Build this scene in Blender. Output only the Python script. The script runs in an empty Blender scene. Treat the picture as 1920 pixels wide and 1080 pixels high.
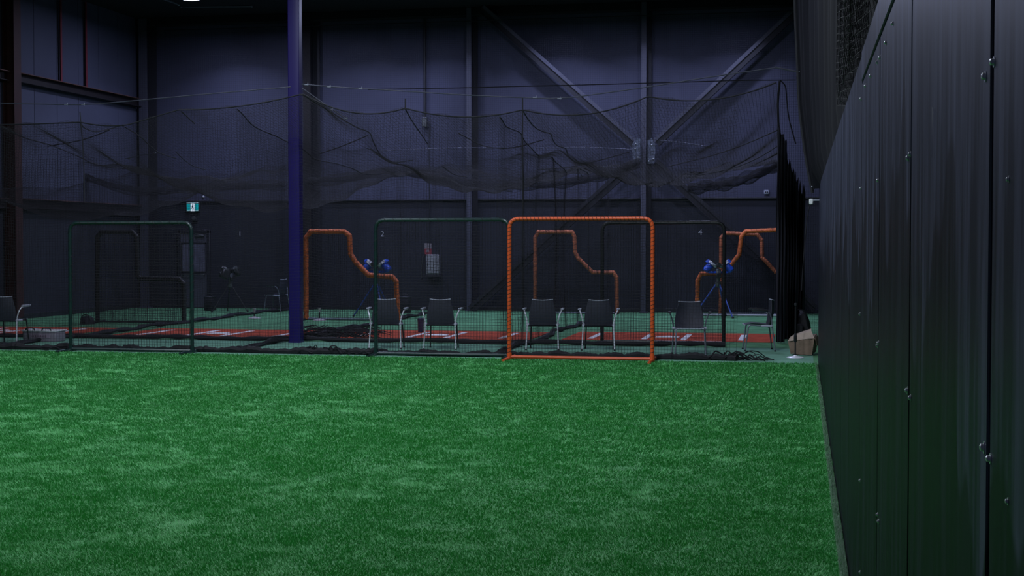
import bpy, bmesh, math, random
import numpy as np
from mathutils import Vector, Matrix

S = bpy.context.scene
COL = S.collection
random.seed(7)
RNG = np.random.default_rng(11)
PI = math.pi

# ------------------------------------------------------------------ camera
# room axes: X to the right along the back wall, Y into the depth, Z up
FPX = 2700.0
H = 1.75
PIT = math.atan(85 / FPX)
YAW = math.atan(541 / FPX * math.cos(PIT))
RT = np.array((math.cos(YAW), math.sin(YAW), 0.0))
FW = np.array((-math.sin(YAW) * math.cos(PIT), math.cos(YAW) * math.cos(PIT), -math.sin(PIT)))
UP = np.array((-math.sin(YAW) * math.sin(PIT), math.cos(YAW) * math.sin(PIT), math.cos(PIT)))
cam = bpy.data.cameras.new('camera')
cam.sensor_width = 36.0
cam.lens = 36.0 * FPX / 1920.0
cam.clip_end = 200
cam_o = bpy.data.objects.new('camera', cam)
COL.objects.link(cam_o)
cam_o.matrix_world = Matrix(((RT[0], UP[0], -FW[0], 0), (RT[1], UP[1], -FW[1], 0), (RT[2], UP[2], -FW[2], H), (0, 0, 0, 1)))
S.camera = cam_o

# ------------------------------------------------------------------ world, exposure
w = bpy.data.worlds.new('dim_hall')
S.world = w
w.use_nodes = True
w.node_tree.nodes['Background'].inputs[0].default_value = (0.35, 0.42, 0.75, 1)
w.node_tree.nodes['Background'].inputs[1].default_value = 0.035
S.view_settings.view_transform = 'Standard'
S.view_settings.look = 'None'
S.view_settings.gamma = 1.0
S.view_settings.use_curve_mapping = False
S.view_settings.exposure = 0.0
S.cycles.use_denoising = True
S.cycles.max_bounces = 5
S.cycles.sample_clamp_indirect = 2.0

# ------------------------------------------------------------------ lamps of the hall
def lamp(x, y, z, power, size=0.5, color=(0.80, 0.88, 1.0), tilt=(0, 0), spread=180):
    L = bpy.data.lights.new('hall_lamp', 'AREA')
    L.shape = 'DISK'
    L.size = size
    L.energy = power
    L.spread = math.radians(spread)
    L.color = color
    o = bpy.data.objects.new('hall_lamp', L)
    COL.objects.link(o)
    o.location = (x, y, z)
    o.rotation_euler = (tilt[0], tilt[1], 0)
    return o
ZC = 7.75      # ceiling
for x, y, p in [(-3.2, 11.0, 300), (-9.0, 11.0, 250), (-2.5, 17.3, 290), (-8.2, 18.6, 270), (-14.5, 14.0, 180), (-4.5, 6.0, 170)]:  # the last, nearest lamp is unseen, added to brighten the near turf
    lamp(x, y, ZC - 0.35, p, 0.7)
for x, y, p in [(-13.75, 32.3, 140), (-10.4, 30.6, 160), (-6.1, 30.6, 185), (-2.0, 30.6, 190)]:
    lamp(x, y, ZC - 0.42, p, 0.45, (0.60, 0.66, 1.0))
# wall washers under the roof edge: their beams draw the soft pools on the back wall
for x, p in [(-14.6, 50), (-10.9, 50), (-9.2, 46), (-5.95, 80), (-3.9, 45), (-1.6, 60)]:
    lamp(x, 34.5, ZC - 0.25, p, 0.25, (0.55, 0.62, 1.0), (0, 0), 122)

# ------------------------------------------------------------------ pixel -> room helpers (reading distances off the photograph)
def ray(px, py):
    return RT * ((px - 960) / FPX) + UP * ((540 - py) / FPX) + FW
def G(px, py, z=0.0):
    d = ray(px, py); t = (z - H) / d[2]
    return np.array((d[0] * t, d[1] * t, z))
def PY(px, py, Y):
    d = ray(px, py); t = Y / d[1]
    return np.array((d[0] * t, Y, H + d[2] * t))
def PX(px, py, X):
    d = ray(px, py); t = X / d[0]
    return np.array((X, d[1] * t, H + d[2] * t))

# ------------------------------------------------------------------ materials
def mat(name, col, rough=0.6, metal=0.0, var=0.18, scale=6.0, bump=0.0, bscale=60.0, spec=0.5, stretch=(1, 1, 1), coord='Object', emit=None, estr=0.0):
    m = bpy.data.materials.new(name)
    m.use_nodes = True
    nt = m.node_tree
    N, L = nt.nodes, nt.links
    b = N['Principled BSDF']
    tc = N.new('ShaderNodeTexCoord')
    mp = N.new('ShaderNodeMapping')
    mp.inputs['Scale'].default_value = stretch
    L.new(tc.outputs[coord], mp.inputs['Vector'])
    n = N.new('ShaderNodeTexNoise')
    n.inputs['Scale'].default_value = scale
    n.inputs['Detail'].default_value = 5
    L.new(mp.outputs[0], n.inputs['Vector'])
    r = N.new('ShaderNodeValToRGB')
    c = np.array(col)
    r.color_ramp.elements[0].position = 0.3
    r.color_ramp.elements[1].position = 0.7
    r.color_ramp.elements[0].color = (*np.clip(c * (1 - var), 0, 1), 1)
    r.color_ramp.elements[1].color = (*np.clip(c * (1 + var), 0, 1), 1)
    L.new(n.outputs['Fac'], r.inputs['Fac'])
    L.new(r.outputs['Color'], b.inputs['Base Color'])
    b.inputs['Roughness'].default_value = rough
    b.inputs['Metallic'].default_value = metal
    b.inputs['Specular IOR Level'].default_value = spec
    if bump > 0:
        n2 = N.new('ShaderNodeTexNoise')
        n2.inputs['Scale'].default_value = bscale
        L.new(mp.outputs[0], n2.inputs['Vector'])
        bp = N.new('ShaderNodeBump')
        bp.inputs['Strength'].default_value = bump
        bp.inputs['Distance'].default_value = 0.02
        L.new(n2.outputs['Fac'], bp.inputs['Height'])
        L.new(bp.outputs[0], b.inputs['Normal'])
    if emit is not None:
        b.inputs['Emission Color'].default_value = (*emit, 1)
        b.inputs['Emission Strength'].default_value = estr
    return m

M = {}
M['wall'] = mat('black_wall_paint', (0.058, 0.061, 0.105), 0.75, var=0.22, scale=0.5, bump=0.1, bscale=30)
M['wall_low'] = mat('black_board_paint', (0.020, 0.022, 0.034), 0.8, var=0.15, scale=0.8)
M['wall_left'] = mat('black_cladding', (0.058, 0.063, 0.105), 0.8, var=0.15, scale=0.5)
M['ceiling'] = mat('black_ceiling', (0.010, 0.010, 0.013), 0.9, var=0.1)
M['concrete'] = mat('dark_concrete', (0.05, 0.055, 0.055), 0.9, scale=3)
M['old_turf'] = mat('worn_green_turf', (0.105, 0.275, 0.140), 0.95, var=0.22, scale=2.2, bump=0.5, bscale=160, spec=0.15)
M['strip_turf'] = mat('pale_worn_turf', (0.17, 0.36, 0.27), 0.95, var=0.2, scale=2.5, bump=0.5, bscale=160, spec=0.15)
M['red_turf'] = mat('red_clay_turf', (0.50, 0.085, 0.045), 0.95, var=0.2, scale=5, bump=0.4, bscale=200, spec=0.15)
M['white_line'] = mat('white_turf_line', (0.92, 0.90, 0.97), 0.9, var=0.06, scale=9)
M['column'] = mat('black_steel_paint', (0.072, 0.073, 0.105), 0.55, var=0.12, scale=2, spec=0.4)
M['brace'] = mat('shaded_steel', (0.014, 0.014, 0.022), 0.65, var=0.12, scale=2)  # darker copy of the column steel, shade put into its colour
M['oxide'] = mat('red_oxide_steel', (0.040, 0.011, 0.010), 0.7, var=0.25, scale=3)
M['oxide_dim'] = mat('dim_oxide_steel', (0.010, 0.007, 0.009), 0.7, var=0.25, scale=3)  # on the girts, shade below the top flange is painted in
M['oxide_lit'] = mat('lit_oxide_steel', (0.13, 0.06, 0.05), 0.7, var=0.25, scale=4)  # girt top flange: light from above put into the colour
M['navy'] = mat('navy_pillar_paint', (0.019, 0.011, 0.135), 0.42, var=0.05, scale=1.5, spec=0.35)
M['orange'] = mat('orange_powder_coat', (0.60, 0.085, 0.018), 0.45, var=0.12, scale=8)
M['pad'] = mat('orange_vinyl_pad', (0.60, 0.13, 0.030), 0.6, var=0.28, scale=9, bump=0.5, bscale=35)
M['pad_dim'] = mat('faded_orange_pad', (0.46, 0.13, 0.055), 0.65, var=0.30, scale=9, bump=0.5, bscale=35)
M['black_pad'] = mat('black_vinyl_pad', (0.010, 0.011, 0.014), 0.6, var=0.2, scale=9, bump=0.4, bscale=35)
M['green_frame'] = mat('dark_green_frame', (0.007, 0.024, 0.024), 0.3, var=0.15, scale=5, spec=0.6)
M['black_frame'] = mat('black_frame', (0.008, 0.010, 0.012), 0.4, var=0.15, scale=5)
M['net'] = mat('black_net_cord', (0.008, 0.008, 0.012), 0.85, var=0.1, scale=4)
M['cord'] = mat('black_lacing_cord', (0.012, 0.010, 0.012), 0.8, var=0.1, scale=4)
M['rope'] = mat('black_rope', (0.010, 0.010, 0.016), 0.85, var=0.2, scale=20)
M['steel_cable'] = mat('galvanised_cable', (0.055, 0.057, 0.085), 0.6, 0.2, var=0.2, scale=20)
M['chrome'] = mat('chrome_tube', (0.78, 0.79, 0.90), 0.35, 0.15, var=0.06, scale=10)
M['grey_tube'] = mat('dull_grey_tube', (0.20, 0.215, 0.27), 0.4, 0.3, var=0.1, scale=10)
M['dark_tube'] = mat('black_tube', (0.020, 0.021, 0.026), 0.45, 0.2, var=0.1, scale=10)
M['shell'] = mat('charcoal_mesh_plastic', (0.030, 0.032, 0.052), 0.65, var=0.12, scale=30)
M['shell_dark'] = mat('dark_plastic', (0.022, 0.023, 0.030), 0.6, var=0.12, scale=20)
M['seat_edge'] = mat('pale_grey_plastic', (0.46, 0.48, 0.60), 0.5, var=0.1, scale=10)
M['blue'] = mat('blue_machine_paint', (0.020, 0.085, 0.55), 0.35, var=0.15, scale=8)
M['tripod_blue'] = mat('blue_leg_paint', (0.05, 0.10, 0.40), 0.4, var=0.15, scale=8)
M['tyre'] = mat('pale_rubber_wheel', (0.62, 0.62, 0.68), 0.5, var=0.15, scale=12)
M['black_machine'] = mat('black_machine', (0.020, 0.021, 0.022), 0.45, var=0.2, scale=10)
M['grey_machine'] = mat('grey_metal', (0.14, 0.15, 0.15), 0.4, 0.5, var=0.2, scale=10)
M['gusset'] = mat('pale_primer_steel', (0.085, 0.10, 0.135), 0.6, var=0.6, scale=14)
M['ply'] = None
M['bolt'] = mat('zinc_bolt', (0.75, 0.76, 0.82), 0.3, 0.8, var=0.1, scale=60)
M['card'] = mat('brown_cardboard', (0.215, 0.150, 0.110), 0.85, var=0.15, scale=6, bump=0.3, bscale=18)
M['card_lit'] = mat('lit_cardboard', (0.42, 0.33, 0.28), 0.85, var=0.12, scale=6, bump=0.3, bscale=18)  # lit top of the box put into the colour
M['black_cloth'] = mat('black_cloth', (0.0065, 0.0067, 0.0105), 0.95, var=0.25, scale=3, stretch=(1, 4, 0.2), spec=0.1)
M['bundle'] = mat('black_gathered_net', (0.034, 0.034, 0.046), 0.95, var=0.3, scale=5, stretch=(3, 3, 0.2), spec=0.1)
M['bag'] = mat('black_bag', (0.012, 0.012, 0.018), 0.7, var=0.3, scale=8, bump=0.4, bscale=20)
M['white'] = mat('white_plastic', (0.75, 0.77, 0.80), 0.5, var=0.05, scale=10)
M['pale_box'] = mat('pale_grey_box', (0.34, 0.34, 0.36), 0.6, var=0.15, scale=14)
M['sign_red'] = mat('red_sign_print', (0.34, 0.05, 0.07), 0.5, var=0.08, scale=14)
M['sign_white'] = mat('pale_sign_print', (0.30, 0.26, 0.28), 0.5, var=0.08, scale=14)
M['number'] = mat('white_number_paint', (0.62, 0.62, 0.68), 0.7, var=0.1, scale=20)
M['tote'] = mat('cloudy_grey_plastic', (0.22, 0.20, 0.25), 0.4, var=0.15, scale=12)
M['tote_rim'] = mat('white_plastic_rim', (0.80, 0.78, 0.86), 0.35, var=0.05, scale=12)
M['door'] = mat('dark_door_paint', (0.085, 0.086, 0.115), 0.55, var=0.08, scale=4)
M['door_frame'] = mat('black_door_frame', (0.020, 0.021, 0.028), 0.5, var=0.1, scale=4)
M['teal'] = mat('lit_teal_panel', (0.0, 0.10, 0.12), 0.4, emit=(0.0, 0.30, 0.36), estr=0.9)
M['lit_white'] = mat('lit_white_panel', (0.5, 0.55, 0.6), 0.4, emit=(0.72, 0.85, 1.0), estr=0.75)
M['lit_rim'] = mat('lit_rim', (0.3, 0.4, 0.45), 0.4, emit=(0.45, 0.75, 0.85), estr=0.5)
M['sign_man'] = mat('dark_figure_print', (0.0, 0.02, 0.06), 0.5)
M['lens'] = mat('lamp_lens', (0.8, 0.8, 0.9), 0.3, emit=(0.62, 0.64, 1.0), estr=5)
M['lamp_body'] = mat('lamp_housing', (0.30, 0.30, 0.36), 0.4, 0.6)
M['tee'] = mat('pale_rubber', (0.42, 0.38, 0.40), 0.6, var=0.1, scale=20)
M['navy_bin'] = mat('navy_plastic', (0.030, 0.030, 0.095), 0.5, var=0.1, scale=9)

def ply_material():
    m = mat('black_painted_plywood', (0.030, 0.032, 0.045), 0.42, var=0.12, scale=1.2, spec=0.065)
    nt = m.node_tree; N, L = nt.nodes, nt.links
    b = N['Principled BSDF']
    geo = N.new('ShaderNodeNewGeometry')
    mp = N.new('ShaderNodeMapping'); mp.inputs['Scale'].default_value = (1, 9.0, 0.8)
    L.new(geo.outputs['Position'], mp.inputs['Vector'])
    n = N.new('ShaderNodeTexNoise'); n.inputs['Scale'].default_value = 1.6; n.inputs['Detail'].default_value = 7; n.inputs['Roughness'].default_value = 0.62
    L.new(mp.outputs[0], n.inputs['Vector'])
    r = N.new('ShaderNodeValToRGB')
    r.color_ramp.elements[0].position = 0.44; r.color_ramp.elements[0].color = (0.016, 0.018, 0.029, 1)
    r.color_ramp.elements[1].position = 0.66; r.color_ramp.elements[1].color = (0.072, 0.078, 0.128, 1)
    L.new(n.outputs['Fac'], r.inputs['Fac'])
    # the lower two thirds were rolled over again in a darker paint with a ragged upper edge; the wall's fall of light is painted in too
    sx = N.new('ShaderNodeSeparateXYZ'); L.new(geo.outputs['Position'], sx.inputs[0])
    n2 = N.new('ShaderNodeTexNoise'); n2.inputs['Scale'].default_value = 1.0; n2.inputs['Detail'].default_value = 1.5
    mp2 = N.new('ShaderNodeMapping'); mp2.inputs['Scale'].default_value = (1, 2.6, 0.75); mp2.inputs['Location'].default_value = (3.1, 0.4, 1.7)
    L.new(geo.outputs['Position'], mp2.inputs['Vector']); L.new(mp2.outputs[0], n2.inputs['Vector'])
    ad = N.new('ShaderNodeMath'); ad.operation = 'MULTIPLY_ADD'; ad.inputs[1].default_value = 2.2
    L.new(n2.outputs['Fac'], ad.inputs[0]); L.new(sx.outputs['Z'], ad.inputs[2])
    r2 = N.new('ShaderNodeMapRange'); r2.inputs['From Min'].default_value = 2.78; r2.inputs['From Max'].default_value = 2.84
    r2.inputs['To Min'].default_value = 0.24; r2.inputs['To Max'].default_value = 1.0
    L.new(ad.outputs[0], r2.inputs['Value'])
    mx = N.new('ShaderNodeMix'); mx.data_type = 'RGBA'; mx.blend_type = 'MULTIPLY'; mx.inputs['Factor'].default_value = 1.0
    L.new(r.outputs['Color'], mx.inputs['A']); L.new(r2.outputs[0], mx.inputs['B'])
    L.new(mx.outputs['Result'], b.inputs['Base Color'])
    rr = N.new('ShaderNodeMapRange'); rr.inputs['To Min'].default_value = 0.36; rr.inputs['To Max'].default_value = 0.5
    L.new(n.outputs['Fac'], rr.inputs['Value']); L.new(rr.outputs[0], b.inputs['Roughness'])
    return m
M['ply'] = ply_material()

def turf_material(name, dark, light, grain=True):
    m = bpy.data.materials.new(name); m.use_nodes = True
    nt = m.node_tree; N, L = nt.nodes, nt.links
    b = N['Principled BSDF']
    geo = N.new('ShaderNodeNewGeometry')
    mp = N.new('ShaderNodeMapping'); mp.inputs['Scale'].default_value = (0.7, 1.0, 1)
    L.new(geo.outputs['Position'], mp.inputs['Vector'])
    n = N.new('ShaderNodeTexNoise'); n.inputs['Scale'].default_value = 2.6; n.inputs['Detail'].default_value = 7; n.inputs['Roughness'].default_value = 0.68
    L.new(mp.outputs[0], n.inputs['Vector'])
    r = N.new('ShaderNodeValToRGB')  # lighter noise patches paint in the sheen of brushed blades
    r.color_ramp.elements[0].position = 0.38; r.color_ramp.elements[0].color = (*dark, 1)
    r.color_ramp.elements[1].position = 0.68; r.color_ramp.elements[1].color = (*light, 1)
    L.new(n.outputs['Fac'], r.inputs['Fac'])
    mx = N.new('ShaderNodeMix'); mx.data_type = 'RGBA'; mx.blend_type = 'MULTIPLY'; mx.inputs['Factor'].default_value = 1.0
    L.new(r.outputs['Color'], mx.inputs['A'])
    r2 = N.new('ShaderNodeValToRGB')
    r2.color_ramp.elements[0].color = (0.82, 0.84, 0.82, 1)
    r2.color_ramp.elements[1].color = (1.2, 1.15, 1.25, 1)
    L.new(geo.outputs['Random Per Island'], r2.inputs['Fac'])
    L.new(r2.outputs['Color'], mx.inputs['B'])
    L.new((mx.outputs['Result'] if grain else r.outputs['Color']), b.inputs['Base Color'])
    b.inputs['Roughness'].default_value = 0.55
    b.inputs['Specular IOR Level'].default_value = 0.35 if grain else 0.1
    return m
M['turf'] = turf_material('turf_backing', (0.038, 0.185, 0.050), (0.048, 0.205, 0.064), False)
M['blade'] = turf_material('turf_blade', (0.086, 0.405, 0.106), (0.116, 0.440, 0.152), True)
M['fringe'] = mat('pale_turf_edge', (0.44, 0.60, 0.48), 0.8, var=0.25, scale=30)

# ------------------------------------------------------------------ mesh helpers
class MB:
    def __init__(s):
        s.v = []; s.f = []
    def add(s, vs, fs):
        o = len(s.v)
        s.v += [tuple(map(float, p)) for p in vs]
        s.f += [tuple(i + o for i in q) for q in fs]
        return s
    def box(s, c, size, bev=0.0, rot=None, seg=1):
        bm = bmesh.new()
        bmesh.ops.create_cube(bm, size=1.0)
        bmesh.ops.scale(bm, vec=size, verts=bm.verts)
        if bev > 0:
            bmesh.ops.bevel(bm, geom=bm.edges[:], offset=bev, segments=seg, affect='EDGES', profile=0.5)
        if rot is not None:
            bmesh.ops.transform(bm, matrix=rot.to_4x4(), verts=bm.verts)
        bm.verts.index_update()
        s.add([(v.co.x + c[0], v.co.y + c[1], v.co.z + c[2]) for v in bm.verts], [[v.index for v in f.verts] for f in bm.faces])
        bm.free()
        return s
    def box2(s, lo, hi, bev=0.0):
        lo = np.array(lo, float); hi = np.array(hi, float)
        return s.box((lo + hi) / 2, np.abs(hi - lo), bev)
    def tube(s, P, r, n=8, cap=True):
        P = np.array(P, float); k = len(P)
        R = np.full(k, r, float) if np.isscalar(r) else np.array(r, float)
        T = np.gradient(P, axis=0)
        T /= np.linalg.norm(T, axis=1)[:, None] + 1e-9
        a = np.array((0, 0, 1.0)) if abs(T[0][2]) < 0.9 else np.array((1.0, 0, 0))
        u = np.cross(T[0], a); u /= np.linalg.norm(u)
        vs = []
        for i in range(k):
            u = u - T[i] * np.dot(u, T[i]); u /= np.linalg.norm(u) + 1e-9
            w_ = np.cross(T[i], u)
            for j in range(n):
                an = 2 * PI * j / n
                vs.append(P[i] + R[i] * (math.cos(an) * u + math.sin(an) * w_))
        fs = [(i * n + j, i * n + (j + 1) % n, (i + 1) * n + (j + 1) % n, (i + 1) * n + j) for i in range(k - 1) for j in range(n)]
        if cap:
            fs.append(tuple(range(n - 1, -1, -1))); fs.append(tuple(range((k - 1) * n, k * n)))
        return s.add(vs, fs)
    def cyl(s, a, b, r, n=12, r2=None):
        return s.tube([a, b], [r, r if r2 is None else r2], n)
    def lathe(s, prof, c=(0, 0, 0), n=20):
        k = len(prof)
        vs = [(c[0] + r * math.cos(2 * PI * j / n), c[1] + r * math.sin(2 * PI * j / n), c[2] + z) for r, z in prof for j in range(n)]
        fs = [(i * n + j, i * n + (j + 1) % n, (i + 1) * n + (j + 1) % n, (i + 1) * n + j) for i in range(k - 1) for j in range(n)]
        fs.append(tuple(range(n - 1, -1, -1))); fs.append(tuple(range((k - 1) * n, k * n)))
        return s.add(vs, fs)
    def grid(s, P, thick=0.0):
        P = np.array(P, float); a, b = P.shape[:2]
        vs = P.reshape(-1, 3)
        fs = [(i * b + j, i * b + j + 1, (i + 1) * b + j + 1, (i + 1) * b + j) for i in range(a - 1) for j in range(b - 1)]
        if thick <= 0:
            return s.add(vs, fs)
        du = np.gradient(P, axis=0); dv = np.gradient(P, axis=1)
        nn = np.cross(du, dv); nn /= np.linalg.norm(nn, axis=2)[..., None] + 1e-9
        v2 = (P + nn * thick).reshape(-1, 3)
        o = a * b
        f2 = [tuple(q + o for q in reversed(f)) for f in fs]
        edge = [(0, j) for j in range(b)] + [(i, b - 1) for i in range(1, a)] + [(a - 1, j) for j in range(b - 2, -1, -1)] + [(i, 0) for i in range(a - 2, 0, -1)]
        ids = [i * b + j for i, j in edge]
        side = [(ids[q], ids[(q + 1) % len(ids)] , ids[(q + 1) % len(ids)] + o, ids[q] + o) for q in range(len(ids))]
        side = [tuple(reversed(q)) for q in side]
        return s.add(np.vstack([vs, v2]), fs + f2 + side)
    def prism(s, pts, y0, y1):
        # polygon in the XZ plane pushed through from y0 to y1
        n = len(pts)
        vs = [(p[0], y0, p[1]) for p in pts] + [(p[0], y1, p[1]) for p in pts]
        fs = [tuple(range(n)), tuple(range(2 * n - 1, n - 1, -1))] + [(i, i + n, (i + 1) % n + n, (i + 1) % n) for i in range(n)]
        return s.add(vs, fs)

def link(name, me, parent=None, loc=None):
    o = bpy.data.objects.new(name, me)
    COL.objects.link(o)
    if parent is not None:
        o.parent = parent
    if loc is not None:
        o.location = loc
    return o
def obj(name, mb, m, parent=None, smooth=True, loc=None):
    me = bpy.data.meshes.new(name)
    me.from_pydata(mb.v, [], mb.f)
    me.materials.append(m)
    if smooth:
        me.polygons.foreach_set('use_smooth', [True] * len(me.polygons))
        try:
            me.set_sharp_from_angle(angle=math.radians(38))
        except Exception:
            pass
    me.update()
    return link(name, me, parent, loc)
def npmesh(name, V, F, m, parent=None, loc=None, smooth=False):
    V = np.ascontiguousarray(V, dtype=np.float32); F = np.ascontiguousarray(F, dtype=np.int32)
    k = F.shape[1]
    me = bpy.data.meshes.new(name)
    me.vertices.add(len(V)); me.vertices.foreach_set('co', V.ravel())
    me.loops.add(F.size); me.loops.foreach_set('vertex_index', F.ravel())
    me.polygons.add(len(F)); me.polygons.foreach_set('loop_start', np.arange(0, F.size, k, dtype=np.int32))
    try:
        me.polygons.foreach_set('loop_total', np.full(len(F), k, dtype=np.int32))
    except Exception:
        pass
    me.materials.append(m)
    me.update(calc_edges=True)
    if smooth:
        me.polygons.foreach_set('use_smooth', [True] * len(F))
    return link(name, me, parent, loc)
def tag(o, label=None, cat=None, group=None, kind=None):
    if label: o['label'] = label
    if cat: o['category'] = cat
    if group: o['group'] = group
    if kind: o['kind'] = kind
    return o
def thing(name, label, cat, loc=(0, 0, 0), rz=0.0, group=None):
    o = bpy.data.objects.new(name, None)
    COL.objects.link(o)
    o.empty_display_size = 0.1
    o.location = tuple(float(q) for q in loc); o.rotation_euler = (0, 0, rz)
    return tag(o, label, cat, group)
def struct(name, mb, m, smooth=False, parent=None):
    o = obj(name, mb, m, parent, smooth)
    if parent is None:
        o['kind'] = 'structure'
    return o
def copy_thing(root, loc, rz, label):
    r = root.copy(); COL.objects.link(r)
    r.location = tuple(float(q) for q in loc); r.rotation_euler = (0, 0, rz)
    r['label'] = label
    for ch in list(root.children):
        c = ch.copy(); COL.objects.link(c); c.parent = r
        for g in list(ch.children):
            d = g.copy(); COL.objects.link(d); d.parent = c
    return r
def fillet(P, rad, seg=5):
    P = [np.array(p, float) for p in P]
    out = [P[0]]
    for i in range(1, len(P) - 1):
        a, b, c = P[i - 1], P[i], P[i + 1]
        u = a - b; v = c - b
        lu, lv = np.linalg.norm(u), np.linalg.norm(v)
        u /= lu; v /= lv
        r = rad[i - 1] if hasattr(rad, '__len__') else rad
        d = min(r, lu * 0.48, lv * 0.48)
        p0 = b + u * d; p1 = b + v * d
        for k in range(seg + 1):
            t = k / seg
            out.append((1 - t) ** 2 * p0 + 2 * t * (1 - t) * b + t * t * p1)
    out.append(P[-1])
    return out
def resample(P, step):
    P = np.array(P, float)
    d = np.r_[0, np.cumsum(np.linalg.norm(np.diff(P, axis=0), axis=1))]
    n = max(2, int(d[-1] / step) + 1)
    t = np.linspace(0, d[-1], n)
    return np.stack([np.interp(t, d, P[:, i]) for i in range(3)], 1)
def threads(PP, r):
    # PP: (threads, points, 3) -> three-sided cords
    T, K = PP.shape[:2]
    tan = np.gradient(PP, axis=1)
    tan /= np.linalg.norm(tan, axis=2)[..., None] + 1e-9
    ref = np.where(np.abs(tan[..., 2:3]) < 0.8, np.array((0, 0, 1.0)), np.array((1.0, 0, 0)))
    u = np.cross(tan, ref); u /= np.linalg.norm(u, axis=2)[..., None] + 1e-9
    v = np.cross(tan, u)
    ring = [PP + r * (math.cos(a) * u + math.sin(a) * v) for a in (0.5, 0.5 + 2 * PI / 3, 0.5 + 4 * PI / 3)]
    V = np.stack(ring, 2)                      # T,K,3,3
    idx = np.arange(T * K * 3).reshape(T, K, 3)
    F = []
    for j in range(3):
        j2 = (j + 1) % 3
        F.append(np.stack([idx[:, :-1, j], idx[:, :-1, j2], idx[:, 1:, j2], idx[:, 1:, j]], -1).reshape(-1, 4))
    return V.reshape(-1, 3), np.concatenate(F)
def net(name, func, nu, nv, su, sv, r, parent, m=None):
    # func(U,V) -> xyz on a unit square; nu cords run along v, nv cords run along u
    uu = np.linspace(0, 1, nu); tv = np.linspace(0, 1, sv + 1)
    A, B = np.meshgrid(uu, tv, indexing='ij')
    V1, F1 = threads(func(A, B), r)
    vv = np.linspace(0, 1, nv); tu = np.linspace(0, 1, su + 1)
    B2, A2 = np.meshgrid(vv, tu, indexing='ij')
    V2, F2 = threads(func(A2, B2), r)
    o = npmesh(name, np.vstack([V1, V2]), np.vstack([F1, F2 + len(V1)]), m or M['net'], parent)
    o['kind'] = 'stuff'
    return o

# ================================================================== SETTING
XL = -17.5      # left wall
YB = 36.3       # back wall
XR = 0.262      # face of the plywood wall
YT = 21.15      # far edge of the bright turf

f = struct('floor', MB().box2((-20, 1.0, -0.06), (6, YB + 0.2, -0.012)), M['concrete'])
t = obj('turf_backing', MB().box2((-19.5, 1.2, -0.012), (XR - 0.004, YT, 0.006)), M['turf'], f, False)
t2 = obj('worn_turf', MB().box2((XL, YT + 0.004, -0.012), (4.5, YB, 0.0)), M['old_turf'], f, False)
t3 = obj('pale_turf_strip', MB().box2((XL, YT + 0.004, -0.004), (0.2, 24.15, 0.003)), M['strip_turf'], f, False)
t2['label'] = 'older dull grey-green turf under the batting cages'

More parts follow.
